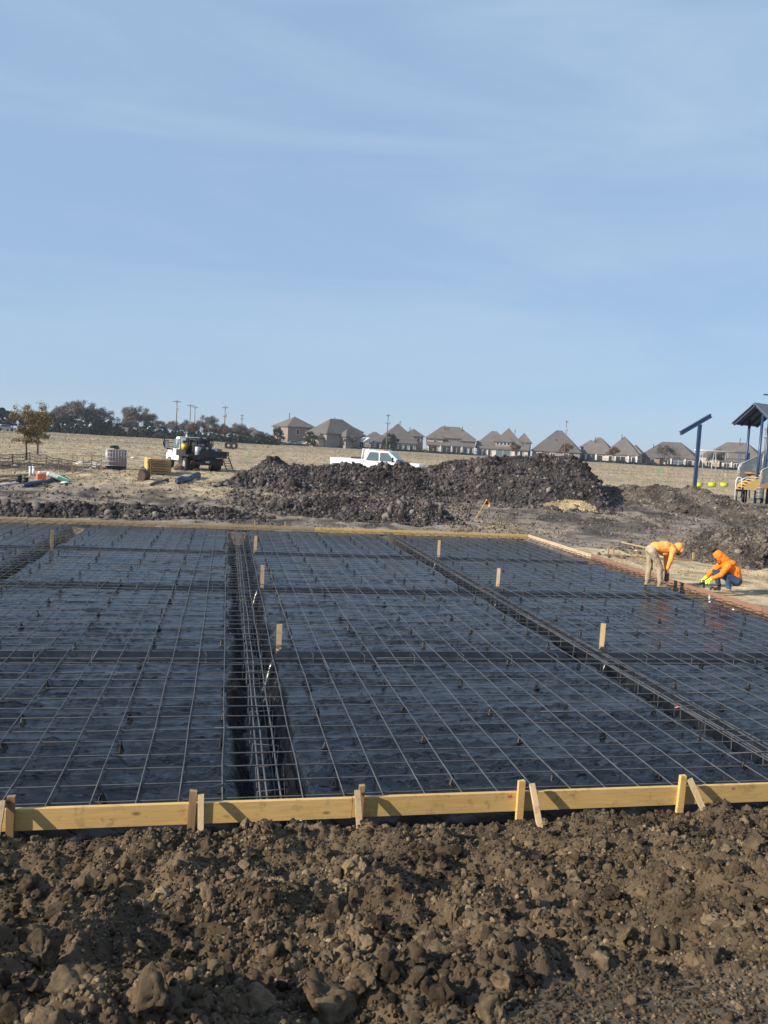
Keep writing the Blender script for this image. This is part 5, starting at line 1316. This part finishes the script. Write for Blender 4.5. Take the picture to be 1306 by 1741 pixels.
def debris():
    g = ground_at(98, 818); root = empty('sack', (g.x, g.y, g.z + .16), facing(g), 'white and green sack lying tilted at the far left debris', 'sack', rot=(R(-22), R(20), facing(g) + R(-8)))
    mb = MB(); mb.box((0, 0, 0), (1.02, .42, .2), bev=.07).ell((.1, 0, .06), (.42, .2, .1)); blob('bag', mb, .022, M['whitebag'], root, 4)
    MB().box((.22, -.2, -.02), (.42, .06, .12)).box((.25, -.02, .145), (.42, .3, .03)).build('green_print', M['green'], root)
    g = ground_at(70, 815); root = empty('ice_chest', g[:], facing(g) + R(12), 'red orange box beside the white and green sack', 'box')
    MB().box((0, 0, .18), (.40, .3, .34), bev=.03).build('body', M['orangeplastic'], root); MB().box((.05, 0, .38), (.34, .32, .06), bev=.015).build('lid', M['whitebag'], root)
    MB().tube([(-.2, -.16, .3), (0, -.19, .34), (.2, -.16, .3)], .012, 5).build('handle', M['whitebag'], root)
    for k, (px, py) in enumerate(((51, 808), (57, 807))):
        g = ground_at(px, py); o = empty('pipe_stub', g[:], 0, 'white pipe standing up in the left debris, %s of the pair' % ['left', 'right'][k], 'pipe', 'white pipes in the debris')
        MB().tube([(0, 0, -.1), (0, 0, .42)], .05, 10).build('tube', M['white'], o); MB().tube([(0, 0, .36), (0, 0, .44)], .062, 10).build('collar', M['white'], o)
    for k, (px, py) in enumerate(((32, 821), (43, 823))):
        g = ground_at(px, py); o = empty('dark_bucket', g[:], k, 'small dark bucket in front of the red box, %s one' % ['left', 'right'][k], 'bucket', 'dark buckets in the debris')
        MB().tube([(0, 0, 0), (0, 0, .32)], [.12, .15], 12).tube([(0, 0, .28), (0, 0, .33)], .16, 12).build('body', M['blackplastic'], o)
        MB().tube([(.155 * cos(a), 0, .3 + .17 * sin(a)) for a in np.linspace(0, pi, 8)], .01, 5).build('handle', M['galv'], o)
    for k, (u0, v0, u1, v1, m_, lab) in enumerate(((-30, 829, 70, 817, 'white', 'long white pipe on the ground at the far left'), (-40, 822, 40, 815, 'stake_dark', 'dark plank above the long white pipe at the far left'), (40, 828, 108, 815, 'navytarp', 'dark strip of sheeting under the white and green sack'), (-20, 814, 58, 806, 'stake_dark', 'dark plank nearest the two standing white pipes'))):
        a, b = ground_at(u0, v0), ground_at(u1, v1); a.z += .05; b.z += .07; mb = MB()
        if m_ == 'white': mb.tube([a, a.lerp(b, .5), b], .04, 8)
        elif m_ == 'navytarp': mb.tube([a.lerp(b, t) + Vector((0, 0, .02 * sin(8 * t))) for t in np.linspace(0, 1, 10)], [.1 + .05 * random.random() for _ in range(10)], 7)  # dark uneven strip on the ground below the sack
        else: mb.beam(a, b, .2, .045)
        tag(mb.build('pipe' if m_ == 'white' else ('sheeting' if m_ == 'navytarp' else 'plank'), M[m_]), lab, 'pipe' if m_ == 'white' else ('sheeting' if m_ == 'navytarp' else 'plank'))
    for px, py, s, lab in ((138, 790, .2, 'white bag lying beyond the fence stakes at left'), (160, 796, .15, 'small white box beside a fence stake at left'), (226, 779, .13, 'white scrap in the grass right of the caged tank'), (25, 792, .1, 'white scrap on the dark ground by the young trees'), (110, 823, .12, 'white scrap in front of the white and green sack')):
        g = ground_at(px, py); mb = MB()
        if 'box' in lab: mb.box((0, 0, s), (s * 1.8, s * 1.6, s * 1.7), bev=.02); mb.box((0, 0, s * 1.95), (s * 1.9, s * 1.7, s * .2)); o = mb.build('box', M['whitebag'])
        else: mb.ell((0, 0, s * .4), (s * 1.6, s, s * .55)).ell((s, .05, s * .3), (s, s * .7, s * .4)); o = blob('bag', mb, .03, M['whitebag'], None, 1)
        o.location = g; tag(o, lab, 'box' if 'box' in lab else 'bag')
debris()
def silt_fence():
    P = [ground_at(px, py) for px, py in ((-40, 797), (-8, 793), (22, 792), (50, 790), (78, 792), (100, 797), (122, 803), (142, 805), (155, 802), (172, 801))]
    root = empty('silt_fence', P[0][:], 0, 'sagging dark net fence on thin wooden stakes at the left', 'fence')
    o_ = P[0]
    for k, p in enumerate(P):
        h = (.95 if k > 5 else .7) * random.uniform(.85, 1.05); q = p - o_
        MB().beam(q - Vector((0, 0, .2)), q + Vector((random.gauss(0, .03), 0, h)), .05, .04, (0, 1, 0)).build('stake', M['form_far' if k > 5 else 'stake_dark'], root)
    net = MB()
    for k in range(len(P) - 1):
        a, b = P[k] - o_, P[k + 1] - o_
        for z in ((.1, .28, .46, .62) if k < 6 else (.35, .6)):
            net.tube([a.lerp(b, t) + Vector((0, 0, z - .06 * sin(pi * t) + random.gauss(0, .015))) for t in np.linspace(0, 1, 6)], .019, 4, False)
        if k < 6:
            for t in np.linspace(.05, .95, 14): q = a.lerp(b, t); net.tube([q + Vector((0, 0, .02)), q + Vector((random.gauss(0, .02), 0, .6 - .06 * sin(pi * t)))], .008, 3, False)
    net.build('net', M['blackplastic'], root)
silt_fence()
def laths():
    g, t = ground_at(809, 882), None; t = atd(828, 849, (g - Vector((0, 0, EYE))).dot(FWD))
    root = empty('survey_lath', g[:], 0, 'leaning yellow survey lath with an orange ribbon by the spoil heap', 'survey lath'); d = t - g
    MB().beam(-d * .15, d, .05, .018).build('lath', M['form'], root); mb = MB(); pts = [d * .96, d * .93 + Vector((.10, 0, .02)), d * .84 + Vector((.2, .02, -.06)), d * .72 + Vector((.24, .0, -.1))]
    for a, b in zip(pts, pts[1:]): mb.beam(a, b, .07, .006)
    mb.tube([d * .93, d * .985], .04, 8).build('ribbon', M['flag'], root)
    for px, py, h, lab in ((1118, 811, 15, 'green topped lath in the field, left of a close pair'), (1122, 812, 16, 'green topped lath in the field, right of a close pair'), (423, 777, 11, 'single green lath in the field beyond the truck')):
        g = ground_at(px, py); D = (g - Vector((0, 0, EYE))).dot(FWD); o = empty('survey_lath', g[:], 0, lab, 'survey lath'); hh = h * D / FPX
        MB().box((0, 0, hh * .5 - .1), (.09, .03, hh + .2)).build('lath', M['greenlath'], o); MB().box((.03, -.03, hh * .85), (.16, .03, .12)).build('ribbon', M['greenlath'], o)
laths()

# ------------------------------------------------------------------ playground at the right
def playground():
    rz = -YAW
    # blue post with a slanted head beam
    D = 50.0; p = spot(1184, D); root = empty('shade_post', p[:], rz, 'tall navy steel post with one slanted beam on its head', 'post')
    top = atd(1191, 722, D).z - p.z; up = UPZ
    for s in (-1, 1): MB().box((s * .056, 0, top / 2 - .2), (.095, .2, top + .4), bev=.012).build('column', M['navy'], root)
    MB().box((0, 0, top * .5), (.03, .12, top)).build('web', M['darkmetal'], root)
    a, b = atd(1157.5, 736.5, D), atd(1208, 707, D); a, b = [Matrix.Rotation(-rz, 4, 'Z') @ (q - p) for q in (a, b)]
    MB().beam(a, b, .24, .25).beam(a + Vector((0, 0, .11)), b + Vector((0, 0, .11)), .30, .03).beam(a - Vector((0, 0, .11)), b - Vector((0, 0, .11)), .30, .03).build('head_beam', M['navy'], root)
    MB().box((0, 0, -.0), (.45, .45, .06)).build('base_plate', M['navy'], root)
    # swing set: galvanised top rail, chains and yellow bucket seats
    D = 52.0; p = spot(1224, D); root = empty('swing_set', p[:], rz, 'swing set with three yellow bucket seats on thin chains', 'swing set')
    L = lambda px, py, dd=D: Matrix.Rotation(-rz, 4, 'Z') @ (atd(px, py, dd) - p)
    a, b = L(1180, 765), L(1274, 770.5); MB().tube([a, b], .055, 10).build('top_rail', M['galv'], root)
    for q, nm in ((b, 1),):
        MB().tube([q, (q.x - .1, q.y - .9, -.4)], .05, 8).tube([q, (q.x + .1, q.y + .9, -.4)], .05, 8).build('end_frame', M['navy'], root)
    for px, pb in ((1193.5, 1191), (1216, 1211.5), (1236.5, 1232)):
        t = L(px, 766.8 + (px - 1193) * .06); z1 = L(pb, 824).z
        for s in (-.05, .05): MB().tube([(t.x + s, t.y, t.z), (t.x + s * 4.4, t.y, z1 + .12)], .022, 5).build('chain', M['galv'], root)
        sb = MB(); n = 14; V, F = [], []
        for r, z in ((.10, -.16), (.21, -.13), (.27, .0), (.26, .10), (.29, .12), (.23, .12), (.20, -.05)):
            V += [(t.x + r * cos(2 * pi * i / n), t.y + r * .8 * sin(2 * pi * i / n), z1 + z) for i in range(n)]
        for k in range(6):
            for i in range(n): F.append((k * n + i, k * n + (i + 1) % n, (k + 1) * n + (i + 1) % n, (k + 1) * n + i))
        F += [tuple(range(n - 1, -1, -1)), tuple(range(6 * n, 7 * n))]
        sb.add(V, F, True).build('bucket_seat', M['lime'], root)
    t = L(1257.5, 770)
    for s in (-.02, .1): MB().tube([(t.x + s, t.y, t.z), (t.x + s, t.y, L(1254, 826).z)], .02, 5).build('chain', M['galv'], root)
    # play tower with a gable roof and railed stairs
    D = 45.0; p = spot(1263, D); p.z = atd(1263, 846, D).z; root = empty('play_tower', p[:], rz, 'play tower with navy posts, dark gable roof and railed yellow stairs', 'play structure')
    for x, y in ((.86, 0), (1.66, .15), (.74, 1.3), (1.95, 1.45)):
        MB().tube([(x, y, -.3), (x, y, 4.75 if y < 1 else 4.85)], .075, 10).build('post', M['navy'], root)
    Mr = Matrix.Translation((1.38, .7, 0)) @ Matrix.Rotation(R(-58), 4, 'Z')
    rf, rb = MB(), MB()
    for s in (-1, 1):
        e = (s * 1.32, 4.28)
        rf.add([Mr @ Vector(v) for v in [(0, -1.25, 5.42), (0, 1.25, 5.42), (e[0], 1.25, e[1]), (e[0], -1.25, e[1]), (0, -1.25, 5.36), (0, 1.25, 5.36), (e[0], 1.25, e[1] - .06), (e[0], -1.25, e[1] - .06)]],
               [(0, 1, 2, 3), (7, 6, 5, 4), (0, 3, 7, 4), (1, 5, 6, 2), (3, 2, 6, 7), (0, 4, 5, 1)])
        for y in (-1.1, -.4, .4, 1.1): rb.beam(Mr @ Vector((s * .03, y, 5.28)), Mr @ Vector((e[0] * .96, y, e[1] - .10)), .10, .14)
        rb.beam(Mr @ Vector((e[0] * .93, -1.2, e[1] - .05)), Mr @ Vector((e[0] * .93, 1.2, e[1] - .05)), .08, .10)
    rb.beam(Mr @ Vector((0, -1.24, 5.25)), Mr @ Vector((0, 1.24, 5.25)), .1, .16)
    roof = rf.build('roof', simple('roof_sheet', (.10, .105, .13), .5, .2, 3), root); rb.build('rafter', M['navy'], roof)
    MB().box((1.6, .75, 1.42), (2.2, 1.5, .09)).build('deck', M['pallet'], root)
    st = MB()
    for k in range(6): st.box((.22 + .16 * k, .30, .62 + .14 * k), (.24, 1.0, .05))
    st.build('stair_tread', M['form'], root)
    MB().prism([(.10, .42), (.85, .42), (.85, 1.05), (.62, 1.02), (.12, .72)], .80, .86).build('stair_side', M['form'], root)
    MB().prism([(.86, .50), (1.0, .46), (2.6, 1.22), (2.6, 1.44), (.86, .74)], -.34, -.27).build('stringer', M['pallet'], root)
    MB().prism([(.06, .46), (.92, .46), (.92, 1.12), (.60, 1.04), (.10, .74)], -.26, -.2).build('stair_side', M['form'], root)
    for y, x0, z0, x1, z1, nm in ((.84, .14, .86, 1.5, 1.55, 0), (-.30, .92, .62, 2.6, 1.36, 1)):
        h = 1.05
        fr = MB().tube([(x0, y, z0 - .3), (x0, y, z0 + h * .85), (x0 + .05, y, z0 + h * .95), (x0 + .14, y, z0 + h + .02), (x1, y, z1 + h)], .034, 8).tube([(x0 + .02, y, z0 + .04), (x1, y, z1 + .06)], .026, 6).tube([(x1, y, z1), (x1, y, z1 + h)], .03, 6).build('railing', M['galv'], root)
        MB().add([(x0 + .04, y - .006, z0 + .08), (x1 - .02, y - .006, z1 + .08), (x1 - .02, y - .006, z1 + h - .05), (x0 + .14, y - .006, z0 + h - .04), (x0 + .04, y + .006, z0 + .08), (x1 - .02, y + .006, z1 + .08), (x1 - .02, y + .006, z1 + h - .05), (x0 + .14, y + .006, z0 + h - .04)],
                 [(0, 1, 2, 3), (7, 6, 5, 4), (0, 4, 5, 1), (1, 5, 6, 2), (2, 6, 7, 3), (3, 7, 4, 0)]).build('mesh_panel', M['perf'], fr)
    for x, y in ((.25, .1), (.42, .2), (1.25, .1), (1.45, -.1)): MB().tube([(x, y, -.3), (x, y, .62)], .05, 8).build('short_leg', M['blackplastic'], root)
    q = p + Matrix.Rotation(rz, 4, 'Z') @ Vector((.92, -.35, 0)); o = empty('coil_spring', q, rz, 'pale coiled drum standing under the play tower stairs', 'drum')
    MB().tube([(.18 * cos(a), .18 * sin(a), .03 + .62 * a / 50) for a in np.linspace(0, 50, 220)], .022, 6).build('coil', M['galv'], o); MB().tube([(0, 0, 0), (0, 0, .66)], .13, 12).build('core', M['darkmetal'], o)
    q = p + Matrix.Rotation(rz, 4, 'Z') @ Vector((-.40, -.3, 0)); o = empty('step_stool', q, rz, 'white hoop handled black step left of the play tower stairs', 'step')
    MB().tube([(-.05, 0, -.2), (-.05, 0, .95), (-.0, 0, 1.1), (.12, 0, 1.16), (.24, 0, 1.1), (.28, 0, .95), (.28, 0, .45)], .024, 8).build('hoop', M['white'], o); MB().box((.26, .05, .40), (.46, .35, .12), bev=.02).build('seat', M['blackplastic'], o)
    for x in (.08, .44): MB().tube([(x, .05, -.2), (x, .05, .36)], .03, 6).build('leg', M['darkmetal'], o)
    D = 78.0; p = spot(1352, D); t = atd(1290, 671, D).z - p.z; root = empty('street_lamp', p[:], rz, 'thin lamp arm reaching in from the right edge above the play tower', 'street lamp')
    MB().tube([(0, 0, -.3), (0, 0, t)], [.12, .07], 10).build('pole', M['darkmetal'], root); MB().tube([(0, 0, t - .1), (-.6, 0, t + .08), (-3.4, 0, t + .02)], [.05, .045, .035], 8).build('arm', M['darkmetal'], root)
    MB().box((-3.55, 0, t - .02), (.5, .2, .12), bev=.03).build('lamp_head', M['darkmetal'], root)
playground()

# ------------------------------------------------------------------ dry grass tufts in the field
def tufts():
    n = 26000; D = 36 + 150 * RNG.power(.8, n); px = RNG.uniform(-60, 1370, n); lat = (px - 653) / FPX * D; x = R0.x * lat + Fh.x * D; y = R0.y * lat + Fh.y * D
    k = (Tmask(x, y) > RNG.uniform(.02, .6, n)); x, y, D = x[k], y[k], D[k]; n = len(x); nb = 5
    z = T(x, y); h = RNG.uniform(.02, .085, n) * (1 + D / 90)
    b = np.repeat(np.arange(n), nb); a = RNG.uniform(0, 6.28, n * nb); r = .10 * RNG.uniform(0, 1, n * nb) * (1 + D[b] / 60)
    P = np.stack([x[b] + r * np.cos(a), y[b] + r * np.sin(a), z[b] - .02], 1); w = .012 * (1 + D[b] / 40); d = np.stack([np.cos(a + 1.5) * w, np.sin(a + 1.5) * w, 0 * w], 1)
    tip = P + np.stack([np.cos(a) * h[b] * .5, np.sin(a) * h[b] * .5, h[b] * RNG.uniform(.6, 1.1, n * nb)], 1)
    V = np.stack([P - d, P + d, tip], 1).reshape(-1, 3)
    o = np_mesh('dry_grass', V, np.arange(3 * n * nb).reshape(-1, 3), M['straw'], None, False, np.repeat(np.clip(RNG.normal(.55, .2, n * nb), 0, 1), 3)); tag(o, kind='stuff')
def Tmask(x, y):
    w = fb2(x, y, 5, 4, .55, 21); gl = y + 3.5 * w + np.where(x < 2, 4.0, -2.5) - .03 * np.clip(x, 0, 40)
    return sst(41.5, 44.5, gl)
tufts()

# ------------------------------------------------------------------ people
def finger(mb, base, dirs, r0):
    p = Vector(base)
    for k, (d, l) in enumerate(dirs):
        q = p + Vector(d).normalized() * l; capsule(mb, p, r0 * (1 - .12 * k), q, r0 * (1 - .12 * (k + 1)), 8); p = q
def hand(mb, wrist, fwd, pal, side, gl=1.0, curl=.7):
    """palm with five bent fingers; fwd along the hand, pal = palm normal, side = thumb side"""
    f, n = Vector(fwd).normalized(), Vector(pal).normalized(); s = f.cross(n).normalized() * side; w = Vector(wrist)
    for k in range(4): capsule(mb, w + s * (.012 * (k - 1.5)), .017 * gl, w + f * .085 + s * (.021 * (1.5 - k)), .0125 * gl, 8)
    for k, L in enumerate((.068, .078, .072, .056)):
        b = w + f * .088 + s * (.021 * (1.5 - k)); c = curl + .06 * k
        finger(mb, b, ((f + n * c * .5, L * .45), (f * (1 - c * .5) + n * c, L * .32), (f * (1 - c) + n * c * 1.3, L * .26)), .0092 * gl)
    finger(mb, w + f * .02 + s * .022, ((f * .6 + s + n * .3, .042), (f + s * .4 + n * .5, .034), (f + n * .6, .026)), .0108 * gl)
def head(mb, c, fw, up, s=1.0):
    f, u = Vector(fw).normalized(), Vector(up).normalized(); u = (u - f * u.dot(f)).normalized(); l = u.cross(f); c = Vector(c)
    Mx = Matrix((f, l, u)).transposed().to_4x4(); Mx.translation = c
    mb.ell((-.01, 0, .02), (.096 * s, .077 * s, .105 * s), Mx, 16, 12)
    mb.ell((.03, 0, -.055), (.062 * s, .056 * s, .062 * s), Mx); mb.ell((.066, 0, -.088), (.022, .026, .02), Mx)      # jaw, chin
    mb.ell((.092, 0, -.012), (.016, .012, .022), Mx); mb.ell((.1, 0, -.026), (.016, .014, .012), Mx)                    # nose
    mb.ell((.083, 0, .022), (.012, .05, .010), Mx)                                                                      # brow
    mb.ell((.084, 0, -.056), (.012, .024, .006), Mx); mb.ell((.083, 0, -.067), (.012, .02, .006), Mx)                   # lips
    for sd in (-1, 1): mb.ell((-.005, sd * .08, -.005), (.018, .009, .03), Mx); mb.ell((.055, sd * .036, -.02), (.03, .022, .022), Mx)
    return Mx
def eyes(Mx, parent):
    mb = MB()
    for sd in (-1, 1): mb.ell((.083, sd * .031, .002), (.009, .013, .0065), Mx, 8, 6)
    mb.build('eyes', M['beard'], parent)

def bent_worker():
    f = level(1114, 995, -.06); rz = -YAW + R(6)
    root = empty('person', (f.x, f.y, -.07), rz, 'worker in faded orange hoodie and khaki trousers bending over the right form', 'person')
    # local x = the way he faces (right in view), y = away from the camera, z up
    hipc = Vector((-.17, 0, .93)); hl, hr = hipc + Vector((0, .10, -.02)), hipc + Vector((0, -.10, -.02))
    kl, kr = Vector((-.13, .13, .48)), Vector((.05, -.12, .50)); al, ar = Vector((-.16, .14, .09)), Vector((.06, -.13, .09))
    waist, chest, neck = Vector((-.05, 0, 1.0)), Vector((.20, 0, 1.03)), Vector((.40, 0, 1.00))
    sl, sr = Vector((.33, .18, .98)), Vector((.33, -.18, .97)); el, er = Vector((.33, .20, .70)), Vector((.27, -.20, .70))
    wl_, wr = Vector((.30, .13, .47)), Vector((.24, -.12, .46)); hd = Vector((.56, 0, .975)); hf, hu = Vector((.82, 0, -.57)), Vector((.57, 0, .82))
    b = MB()
    capsule(b, hipc, .125, waist, .125); capsule(b, waist, .125, chest, .145); capsule(b, chest, .145, neck - Vector((.05, 0, 0)), .10)
    for s in (sl, sr): capsule(b, chest + Vector((.08, 0, 0)), .10, s, .062)
    capsule(b, neck - Vector((.04, 0, 0)), .062, hd - Vector((.05, 0, 0)), .056); Mx = head(b, hd, hf, hu)
    for s, e, w in ((sl, el, wl_), (sr, er, wr)): capsule(b, s, .056, e, .043); capsule(b, e, .043, w, .028)
    for h, k, a in ((hl, kl, al), (hr, kr, ar)): capsule(b, h, .088, k, .056); capsule(b, k, .058, k.lerp(a, .35) + Vector((-.02, 0, 0)), .058); capsule(b, k.lerp(a, .35) + Vector((-.02, 0, 0)), .056, a, .038); capsule(b, a, .042, a + Vector((.16, 0, -.055)), .034)
    hand(b, wl_, (.1, 0, -1), (.3, -1, 0), 1); hand(b, wr, (.15, 0, -1), (.3, 1, 0), -1)
    body = blob('body', b, .0075, M['skin'], root, 2); eyes(Mx, body)
    br = MB(); br.ell((.05, 0, -.075), (.066, .066, .06), Mx).ell((.088, 0, -.047), (.016, .03, .010), Mx); blob('beard', br, .009, M['beard'], root)
    h = MB()
    capsule(h, hipc + Vector((.03, 0, .03)), .135, waist, .155); capsule(h, waist, .155, chest + Vector((0, 0, -.01)), .17); capsule(h, chest, .168, neck - Vector((.07, 0, 0)), .125)
    for s in (sl, sr): capsule(h, chest + Vector((.08, 0, 0)), .12, s, .085)
    for s, e, w in ((sl, el, wl_), (sr, er, wr)): capsule(h, s, .084, e, .062); capsule(h, e, .064, w.lerp(e, .12), .046); capsule(h, w.lerp(e, .14), .047, w.lerp(e, .06), .04)
    h.ell((.16, 0, .86), (.13, .12, .07)); h.ell((-.03, 0, 1.07), (.2, .13, .09)); h.ell((.14, .02, 1.12), (.13, .13, .07))
    # hood: shell round the head open at the face
    hood = MB(); hood.ell((-.045, 0, .035), (.13, .118, .145), Mx, 16, 12); capsule(hood, neck - Vector((.1, 0, -.03)), .13, hd - Vector((.10, 0, 0)), .115)
    n = 16
    hood.tube([Mx @ Vector((.045 + .012 * sin(2 * a), .10 * cos(a), .02 + .125 * sin(a))) for a in np.linspace(0, 2 * pi, n)], .02, 8)
    h.add(hood.v, hood.f, True); blob('hoodie', h, .011, M['hoodie_pale'], root, 2)
    t = MB()
    capsule(t, hipc + Vector((-.02, 0, .02)), .14, waist - Vector((.03, 0, .02)), .135)
    for h_, k, a in ((hl, kl, al), (hr, kr, ar)): capsule(t, h_ + Vector((-.02, 0, 0)), .115, k, .079); capsule(t, k, .080, k.lerp(a, .4) + Vector((-.015, 0, 0)), .076); capsule(t, k.lerp(a, .4) + Vector((-.015, 0, 0)), .076, a + Vector((0, 0, .05)), .066); t.ell(tuple(a + Vector((.02, 0, .07))), (.085, .075, .045)); t.ell(tuple(k + Vector((.02, 0, -.06))), (.08, .075, .05))
    blob('trousers', t, .011, M['khaki'], root, 2)
    for a in (al, ar):
        o = MB(); capsule(o, a + Vector((0, 0, .04)), .056, a, .058); capsule(o, a + Vector((-.02, 0, -.05)), .045, a + Vector((.17, 0, -.055)), .04); o.box(tuple(a + Vector((.075, 0, -.085))), (.29, .10, .022), bev=.008); blob('boot', o, .009, M['boot'], root)
    MB().beam((-.30, -.02, 1.0), (-.02, -.135, .93), .03, .05).build('belt', M['leather'], root)
    q = Matrix.Translation(root.location) @ Matrix.Rotation(rz, 4, 'Z') @ Vector((.27, -.06, .0))
    o = empty('tool_pouch', q, rz, 'brown leather pouch hanging from the hands of the bending worker', 'pouch')
    p_ = MB(); p_.box((0, 0, .28), (.11, .09, .20), bev=.03).ell((0, 0, .18), (.07, .055, .06)); blob('pouch', p_, .012, M['leather'], o); MB().tube([(-.03, 0, .37), (-.02, 0, .42), (.02, 0, .42), (.03, 0, .37)], .009, 6).build('strap', M['leather'], o)
bent_worker()

def squat_worker():
    f = level(1234, 1006, -.04); rz = -YAW + R(180 - 4)
    root = empty('person', (f.x, f.y, f.z), rz, 'worker in bright orange hoodie and blue jeans crouching at the reddish form', 'person')
    # local x = the way he faces (left in view); y < 0 is away from the camera, y > 0 towards it
    hipc = Vector((-.22, 0, .30)); hn, hf_ = hipc + Vector((0, .10, 0)), hipc + Vector((0, -.10, .0))
    kn, kf = Vector((.10, .16, .45)), Vector((.28, -.15, .48)); an, af = Vector((-.02, .15, .09)), Vector((.14, -.14, .09))
    waist, chest, neck = Vector((-.18, 0, .46)), Vector((-.02, 0, .66)), Vector((.12, 0, .76))
    sn, sf = Vector((.06, .19, .69)), Vector((.10, -.18, .69)); en, ef = Vector((.24, .25, .46)), Vector((.34, -.17, .46)); wn_, wf = Vector((.46, .13, .30)), Vector((.52, -.05, .30))
    hd = Vector((.25, .0, .86)); hfw, hup = Vector((.80, .05, -.60)), Vector((.6, 0, .8))
    b = MB()
    capsule(b, hipc, .13, waist, .13); capsule(b, waist, .13, chest, .15); capsule(b, chest, .148, neck - Vector((.05, 0, .04)), .10)
    for s in (sn, sf): capsule(b, chest + Vector((.03, 0, .04)), .10, s, .062)
    capsule(b, neck - Vector((.03, 0, .03)), .062, hd - Vector((.04, 0, .04)), .056); Mx = head(b, hd, hfw, hup)
    for s, e, w in ((sn, en, wn_), (sf, ef, wf)): capsule(b, s, .056, e, .043); capsule(b, e, .043, w, .028)
    for h, k, a in ((hn, kn, an), (hf_, kf, af)): capsule(b, h, .088, k, .056); capsule(b, k, .058, k.lerp(a, .35) + Vector((-.03, 0, 0)), .058); capsule(b, k.lerp(a, .35) + Vector((-.03, 0, 0)), .056, a, .038); capsule(b, a, .042, a + Vector((.16, 0, -.055)), .034)
    hand(b, wn_, (.8, -.1, -.6), (-.3, -.6, -.6), 1); hand(b, wf, (.8, .05, -.6), (-.3, .6, -.6), -1)
    body = blob('body', b, .0075, M['skin'], root, 2); eyes(Mx, body)
    h = MB()
    capsule(h, hipc + Vector((-.01, 0, .06)), .15, waist, .165); capsule(h, waist, .165, chest, .178); capsule(h, chest, .175, neck - Vector((.06, 0, .05)), .13)
    for s in (sn, sf): capsule(h, chest + Vector((.03, 0, .04)), .125, s, .088)
    for s, e, w in ((sn, en, wn_), (sf, ef, wf)): capsule(h, s, .088, e, .064); capsule(h, e, .066, w.lerp(e, .15), .048); capsule(h, w.lerp(e, .2), .052, w.lerp(e, .1), .045)
    h.ell((-.16, .02, .56), (.16, .16, .15)); h.ell((-.05, .05, .75), (.13, .14, .08))
    hood = MB(); hood.ell((-.04, 0, .04), (.125, .115, .145), Mx, 16, 12); capsule(hood, neck - Vector((.1, 0, .02)), .13, hd - Vector((.08, 0, -.01)), .12)
    hood.tube([Mx @ Vector((.055 + .012 * sin(2 * a), .105 * cos(a), .02 + .135 * sin(a))) for a in np.linspace(0, 2 * pi, 16)], .021, 8)
    h.add(hood.v, hood.f, True); blob('hoodie', h, .011, M['hoodie'], root, 2)
    t = MB(); capsule(t, hipc + Vector((-.02, 0, -.0)), .145, waist - Vector((0, 0, .04)), .14)
    for h_, k, a in ((hn, kn, an), (hf_, kf, af)): capsule(t, h_, .118, k, .082); capsule(t, k, .080, k.lerp(a, .4) + Vector((-.03, 0, 0)), .074); capsule(t, k.lerp(a, .4) + Vector((-.03, 0, 0)), .074, a + Vector((0, 0, .04)), .06); t.ell(tuple(a + Vector((.02, 0, .06))), (.075, .07, .04))
    blob('jeans', t, .011, M['denim'], root, 2)
    for a in (an, af):
        o = MB(); capsule(o, a + Vector((0, 0, .03)), .054, a, .056); capsule(o, a + Vector((-.02, 0, -.045)), .046, a + Vector((.17, 0, -.05)), .04); o.box(tuple(a + Vector((.075, 0, -.08))), (.29, .10, .022), bev=.008); blob('boot', o, .009, M['boot'], root)
    for w, e, n_, sd, fw in ((wn_, en, (-.3, -.6, -.6), 1, (.8, -.1, -.6)), (wf, ef, (-.3, .6, -.6), -1, (.8, .05, -.6))):
        g = MB(); hand(g, w, fw, n_, sd, 1.45); capsule(g, w.lerp(e, .16), .05, w + Vector(fw) * .03, .04); blob('glove', g, .006, M['hiviz'], root, 1)
    c = MB(); V = []
    for e in (.0, .012):
        for a in np.linspace(-1.15, 1.15, 9): V.append(Mx @ Vector((.075 + .085 * cos(a), .075 * sin(a), .048 + e - .02 * cos(a))))
    V += [Mx @ Vector((.05, 0, .05)), Mx @ Vector((.05, 0, .062))]
    F = [(18, i, i + 1) for i in range(8)] + [(19, 9 + i + 1, 9 + i) for i in range(8)] + [(i, 9 + i, 9 + i + 1, i + 1) for i in range(8)]
    c.add([tuple(v) for v in V], F).build('cap_brim', M['navy'], root)
    q = Matrix.Translation(root.location) @ Matrix.Rotation(rz, 4, 'Z') @ Vector((.64, .02, .17))
    o = empty('drill', q, rz, 'dark tool held on the form by the gloves of the crouching worker', 'tool')
    MB().tube([(-.14, 0, .04), (.02, 0, 0), (.1, 0, -.03)], [.026, .03, .018], 8).build('barrel', M['darkmetal'], o); MB().box((-.08, 0, -.05), (.04, .035, .12), bev=.01).build('grip', M['blackplastic'], o)
squat_worker()

# ------------------------------------------------------------------ thin winter haze
def haze():
    mb = MB(); mb.box((0, 700, 13.5), (2400, 1900, 33.0)); o = mb.build('haze'); tag(o, kind='stuff')
    m_ = bpy.data.materials.new('haze_air'); m_.use_nodes = True; n = m_.node_tree.nodes; n.remove(n['Principled BSDF'])
    v = n.new('ShaderNodeVolumePrincipled'); v.inputs['Density'].default_value = .0003; v.inputs['Color'].default_value = (.80, .88, 1.0, 1); v.inputs['Anisotropy'].default_value = .2
    m_.node_tree.links.new(v.outputs['Volume'], n['Material Output'].inputs['Volume']); o.data.materials.append(m_)
haze()
